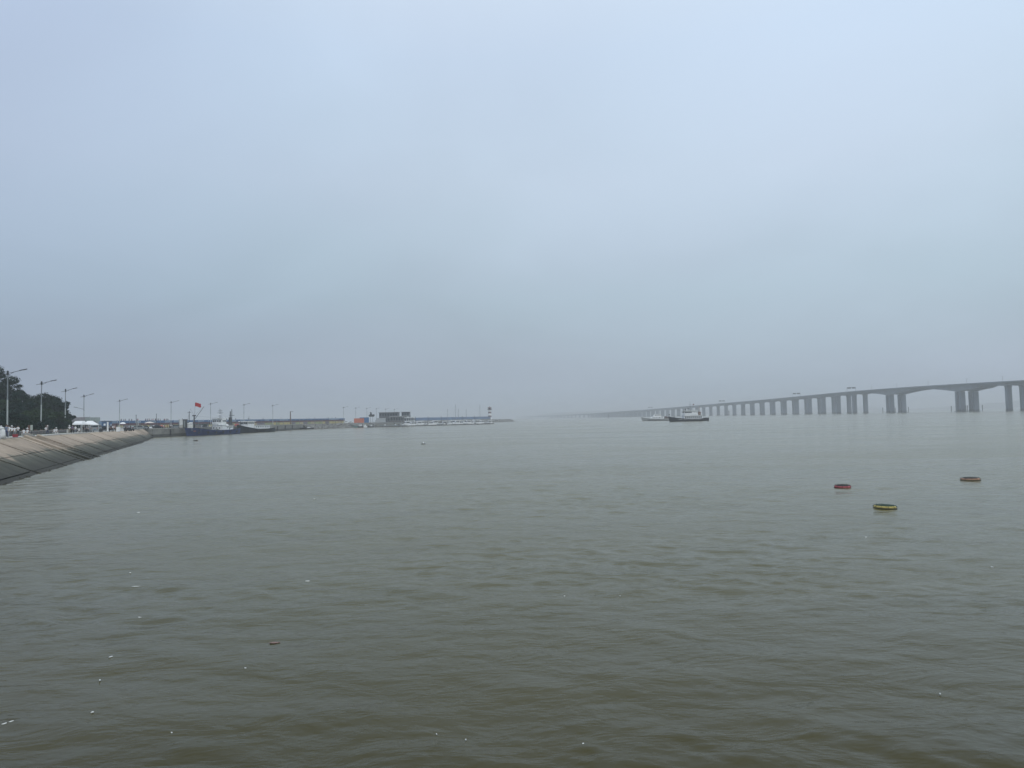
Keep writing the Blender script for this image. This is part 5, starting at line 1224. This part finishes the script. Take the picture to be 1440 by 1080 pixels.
for px, D, w_, lab in ((107, 178.6, 1.9, 'goods counter under the left white tent'), (122.5, 180.6, 1.6, 'goods counter under the right white tent')):
    g = thing('counter', lab, 'counter', pp(px, D)); part('tabletop', MB().box((0, .5, .8), (w_, .7, .06)), concrete_lt, g); part('front', MB().box((0, .2, .4), (w_, .05, .76)), steel_dk, g)
    for i in range(5):
        part('tub', MB().lathe([(.10, .83), (.13, 1.02)], 8, (-w_ / 2 + .2 + i * (w_ - .4) / 4, .5)), [white_d, redp, white, SH['khaki'] if 'khaki' in SH else TR['khaki'], blue_p][i], g)
# kiosk building behind the tents
kb = thing('kiosk', 'low pale grey kiosk with dark hipped roof behind the white tents', 'kiosk', pp(114.5, 206))
part('walls', MB().box((0, 2, 1.5), (5.6, 4, 3.0)), mat('pale grey render', (.36, .38, .38), .8, .1, .6), kb); part('roof', MB().loft([[(-3.4, -.4, 3.0), (1.2, -.4, 3.0), (1.2, 4.4, 3.0), (-3.4, 4.4, 3.0)], [(-2.2, 1.2, 4.35), (.9, 1.2, 4.35), (.9, 2.8, 4.35), (-2.2, 2.8, 4.35)]]), mat('dark roof tiles', (.15, .145, .15), .8, .2, 1.5), kb)
part('parapet', MB().box((2.6, 1.2, 3.6), (3.0, 2.4, 1.2)), mat('pale green grey render', (.30, .34, .33), .8, .1, .6), kb); part('window', MB().box((-1.2, -.03, 1.7), (1.8, .1, 1.1)), glass, kb); part('door', MB().box((1.5, -.03, 1.05), (.9, .1, 2.1)), steel_dk, kb)
dp = thing('leaning_pole', 'thin pale pole leaning beside the right white tent', 'pole', pp(129.6, 182)); part('pole', MB().tube((0, 0, 0), (-.7, 0, 4.3), .05, .03, 6), pole_lt, dp)
# blue cabin by the wall
bc = thing('blue_cabin', 'blue portable cabin at the left end of the blue fence', 'cabin', pp(147.8, 296)); part('walls', MB().box((0, 1.2, 1.8), (3.0, 2.4, 3.5)), blue_p, bc); part('roof', MB().box((0, 1.2, 3.62), (3.3, 2.7, .16)), steel_dk, bc)
part('window', MB().box((-.2, -.03, 2.3), (.8, .1, .8)), white, bc); part('door', MB().box((.9, -.03, 1.2), (.7, .1, 2.0)), steel_dk, bc)
gb = thing('glazed_screen', 'pale translucent screen panels between the grey van and the blue cabin', 'fence', pp(135.2, 300))
for i in range(4): part('screen_panel', MB().box((-5.2 + i * 3.2, 0, 3.0), (3.0, .1, 1.9)), steel_b, gb); part('post', MB().box((-6.8 + i * 3.2, 0, 2.0), (.14, .14, 4.0)), steel_gr, gb)
part('wall_base', MB().box((-.4, 0, 1.0), (13, .4, 2.0)), concrete_dk, gb)
wp_ = thing('white_post', 'thick white post on the promenade edge left of the group of people', 'post', pp(151.4, 172)); part('shaft', MB().box((0, 0, 1.25), (.28, .28, 2.5), taper=.95), white, wp_); part('foot', MB().box((0, 0, .1), (.55, .55, .2)), concrete_lt, wp_)
wb_ = thing('white_freezer', 'white upright box beside the standing group on the promenade', 'freezer', pp(166.3, 176), R(10)); part('case', MB().box((0, 0, .62), (.75, .6, 1.15)), white, wb_); part('lid', MB().box((0, 0, 1.23), (.8, .65, .07)), white_d, wb_); part('feet', MB().box((0, 0, .03), (.6, .5, .06)), rubber, wb_)
ws = thing('food_stall', 'small white stall with domed roof left of the motor scooters', 'stall', pp(172.6, 186), R(8)); part('body', MB().box((0, 0, .62), (.95, .8, 1.0)), white_d, ws); part('counter', MB().box((0, -.1, 1.14), (1.1, 1.0, .06)), white, ws)
part('roof', MB().lathe([(.72, 1.95), (.70, 2.05), (.5, 2.3), (.15, 2.42)], 12), tent_m, ws)
for x in (-.42, .42): part('post', MB().box((x, 0, 1.55), (.05, .05, .9)), steel_gr, ws)
for px, D, lab in ((178.3, 186, 'dark motor scooter nearest the white stall'), (181.2, 188, 'dark motor scooter in the middle of the row'), (184.6, 192, 'dark motor scooter farthest from the white stall')):
    s_ = thing('motor_scooter', lab, 'scooter', pp(px, D), R(random.uniform(0, 30)), 'scooters parked on the promenade')
    for x in (-.6, .6): part('wheel', MB().tube((x, -.05, .25), (x, .05, .25), .25, n=12), rubber, s_)
    part('body', MB().prismY([(-.75, .45), (-.1, .3), (.4, .3), (.6, .95), (.5, 1.0), (.25, .5), (-.05, .52), (-.2, .78), (-.8, .85)], -.14, .14), steel_dk, s_); part('seat', MB().box((-.45, 0, .83), (.65, .26, .1)), rubber, s_); part('handlebar', MB().tube((.52, -.3, 1.05), (.52, .3, 1.05), .02, n=5), steel_gr, s_)
# parasol on the quay
pa = thing('parasol', 'wide beige parasol on the quay above the white car', 'parasol', pp(210, 300)); part('canopy', MB().lathe([(2.0, 2.55), (1.95, 2.62), (1.0, 3.0), (.05, 3.2)], 10), mat('beige parasol cloth', (.60, .54, .49), .85, .05, 2), pa)
part('pole', MB().tube((0, 0, 0), (0, 0, 3.2), .035, n=6), steel_gr, pa); part('base', MB().lathe([(.35, 0), (.35, .1), (.08, .2)], 10), concrete_dk, pa)
for px, D, lab in ((192.6, 260, 'white banner pole standing left of the parasol, left one'), (194.8, 264, 'white banner pole standing left of the parasol, right one')):
    b_ = thing('banner_pole', lab, 'pole', pp(px, D)); part('pole', MB().box((0, 0, 1.7), (.18, .10, 3.4)), pole_lt, b_); part('foot', MB().box((0, 0, .05), (.5, .5, .1)), steel_dk, b_)
for px, D, h_, lab in ((191.4, 318, 6.4, 'tall dark post rising over the fence left of the parasol'), (219.9, 330, 6.9, 'tall dark post rising over the fence right of the parasol'), (408.5, 470, 9.0, 'stout dark post with short cross-arm past the dark fishing boat')):
    b_ = thing('dark_post', lab, 'post', pp(px, D)); part('shaft', MB().tube((0, 0, 0), (0, 0, h_), .16 if D < 400 else .4, .10 if D < 400 else .3, 8), steel_dk if D < 400 else brown, b_); part('cap', MB().box((0 if D < 400 else .8, 0, h_), (.4 if D < 400 else 2.2, .3, .2)), steel_dk, b_)
# white board and dark cabinet by the blue boat
wb2 = thing('notice_board', 'white upright notice board left of the blue boat bow', 'board', pp(254.7, 292)); part('board', MB().box((0, 0, 2.6), (1.5, .12, 2.3)), white_d, wb2)
for x in (-.8, .8): part('post', MB().box((x, 0, 1.9), (.14, .14, 3.8)), steel_dk, wb2)
part('lower_board', MB().box((0, -.02, .8), (1.6, .1, .9)), concrete_lt, wb2)
dc = thing('dark_cabinet', 'tall dark cabinet right of the white notice board', 'cabinet', pp(259.7, 292)); part('case', MB().box((0, .4, 1.85), (1.45, 1.0, 3.6)), steel_dk, dc); part('roof', MB().box((0, .4, 3.72), (1.6, 1.2, .12)), rubber, dc); part('door', MB().box((0, -.12, 1.8), (.6, .05, 2.8)), steel_gr, dc)
for px, D, s_, lab in ((264.5, 296, 1.0, 'stack of white fish boxes behind the bow of the blue boat'), (268.6, 300, 1.15, 'taller stack of white fish boxes right of the first stack')):
    b_ = thing('fish_boxes', lab, 'boxes', pp(px, D)); 
    for i in range(4): part('box', MB().box((.05 * (-1) ** i, 0, .3 + i * .56 * s_), (1.2, .8, .5 * s_)), white if i % 2 else white_d, b_)
# items on the quay behind the boats
for px, D, m, lab in ((333, 372, redp, 'red tarpaulin heap on the quay above the dark boat bow'), (326, 360, concrete_dk, 'dark heap of nets on the quay between the two fishing boats'), (318, 352, white_d, 'pale crate on the quay right of the white wheelhouse'), (288, 325, white_d, 'pale sack heap on the quay behind the blue boat deck')):
    b_ = thing('quay_heap', lab, 'heap', pp(px, D, ZT + .2)); part('heap', MB().lathe([(1.5, 0), (1.3, .7), (.7, 1.2), (.1, 1.4)], 9), m, b_)

# ------------------------------------------------------------------ things floating on the water
foam = mat('white plastic foam', (.62, .63, .61), .6, .08, 6)
litter = [(183, 806, 4, 'white scrap of foam floating left, above a long white stick'), (191, 825, 12, 'long thin white strip floating on the left water'), (432.5, 818, 7, 'white foam lump floating alone in the left middle water'),
          (11.5, 1017, 12, 'pair of white foam lumps floating at the lower left edge'), (196, 868.5, 6, 'thin white sliver floating under the long strip'), (156, 924, 6, 'pale sliver floating left of its twin in the lower left'), (245, 923.5, 7, 'pale sliver floating right of its twin in the lower left'),
          (130, 1002, 4, 'small white chip floating near the lower left corner'), (140.5, 957, 5, 'small white chip floating just above the lower left corner chip'), (241.5, 1031, 4, 'white chip floating near the bottom edge, lower left'),
          (345, 940, 5, 'pale scrap floating under the reddish patch'), (984.5, 947.5, 4, 'white speck floating lower right of centre'), (1322, 976.5, 4.5, 'bright white chip floating in the lower right'), (820, 1046.5, 4, 'small white chip floating bottom centre'), (614, 1033, 4, 'white speck floating bottom centre left'),
          (655, 1040.5, 3, 'tiny white speck floating beside the bottom centre left one'), (793.5, 838.5, 2.5, 'white dot floating in the centre of the water'), (872, 838.5, 3, 'white dot floating right of the central one'),
          (195, 721, 4, 'white speck floating off the stone stairs'), (442, 702, 3, 'white dot floating in the far left middle water'), (1218, 756, 4, 'pale scrap floating below the yellow raft'), (1395, 798, 4, 'pale scrap floating near the right edge')]
rl = random.Random(77)
for px, py, w, lab in litter:
    p = on_water(px, py); dd = math.hypot(p.x, p.y); s = w * math.hypot(dd, EYE) / F0
    b_ = MB(); n_ = 2 if 'pair' in lab else 1
    for j in range(n_):
        ox = (j - .5) * s * .5 if n_ > 1 else 0; L_ = s / n_ * .95
        thin = 'strip' in lab or 'sliver' in lab
        L_ *= .85; ys = min(.05, L_ * .4) if thin else L_ * rl.uniform(.3, .75); zs = .008 if thin else min(.022, L_ * rl.uniform(.1, .25))
        pts = []
        for z, k in ((-.01, .8), (zs * .5, 1), (zs, .6)):
            pts.append([(ox + L_ / 2 * k * math.cos(a) * (1 + .30 * math.sin(3 * a + j + px)), ys / 2 * k * math.sin(a) * (1 + .35 * math.cos(2 * a + py)), z) for a in [6.283 * i / 9 for i in range(9)]])
        b_.loft(pts)
    o = part('floating_scrap', b_, foam if not ('pale' in lab or 'faint' in lab) else white_d); o.location = (p.x, p.y, .008); o.rotation_euler = (0, 0, rl.uniform(-.25, .25) if 'strip' in lab else rl.uniform(-1.2, 1.2)); tag(o, lab, 'litter', 'scraps floating on the water')
p = on_water(386, 903.5); o = part('sunken_bag', MB().loft([[(w * math.cos(a) * (1 + .2 * math.sin(4 * a)), w * .45 * math.sin(a), z) for a in [6.283 * i / 16 for i in range(16)]] for w, z in ((.06, -.02), (.12, .0), (.07, .006))]), mat('reddish brown wet plastic', (.17, .10, .08), .45, .25, 6)); o.location = (p.x, p.y, .0); tag(o, 'dull reddish plastic bag just at the surface in the lower left water', 'bag')
p = on_water(595.5, 624.6); o = thing('net_float', 'dark net float with white top alone in the middle distance', 'float', (p.x, p.y, 0)); part('float', MB().lathe([(.3, -.2), (.45, .02), (.42, .10), (.25, .15)], 12), rubber, o); part('cap', MB().lathe([(.17, .14), (.16, .36), (.05, .42)], 8), white, o)
p = on_water(275, 620.3); o = thing('drifting_log', 'short dark log drifting off the bow of the blue boat', 'log', (p.x, p.y, .1), .2); part('log', MB().tube((-.6, 0, 0), (.6, .05, .08), .16, .12, 8), bark, o); part('stub', MB().tube((.3, 0, .05), (.45, .02, .45), .06, .03, 6), bark, o)
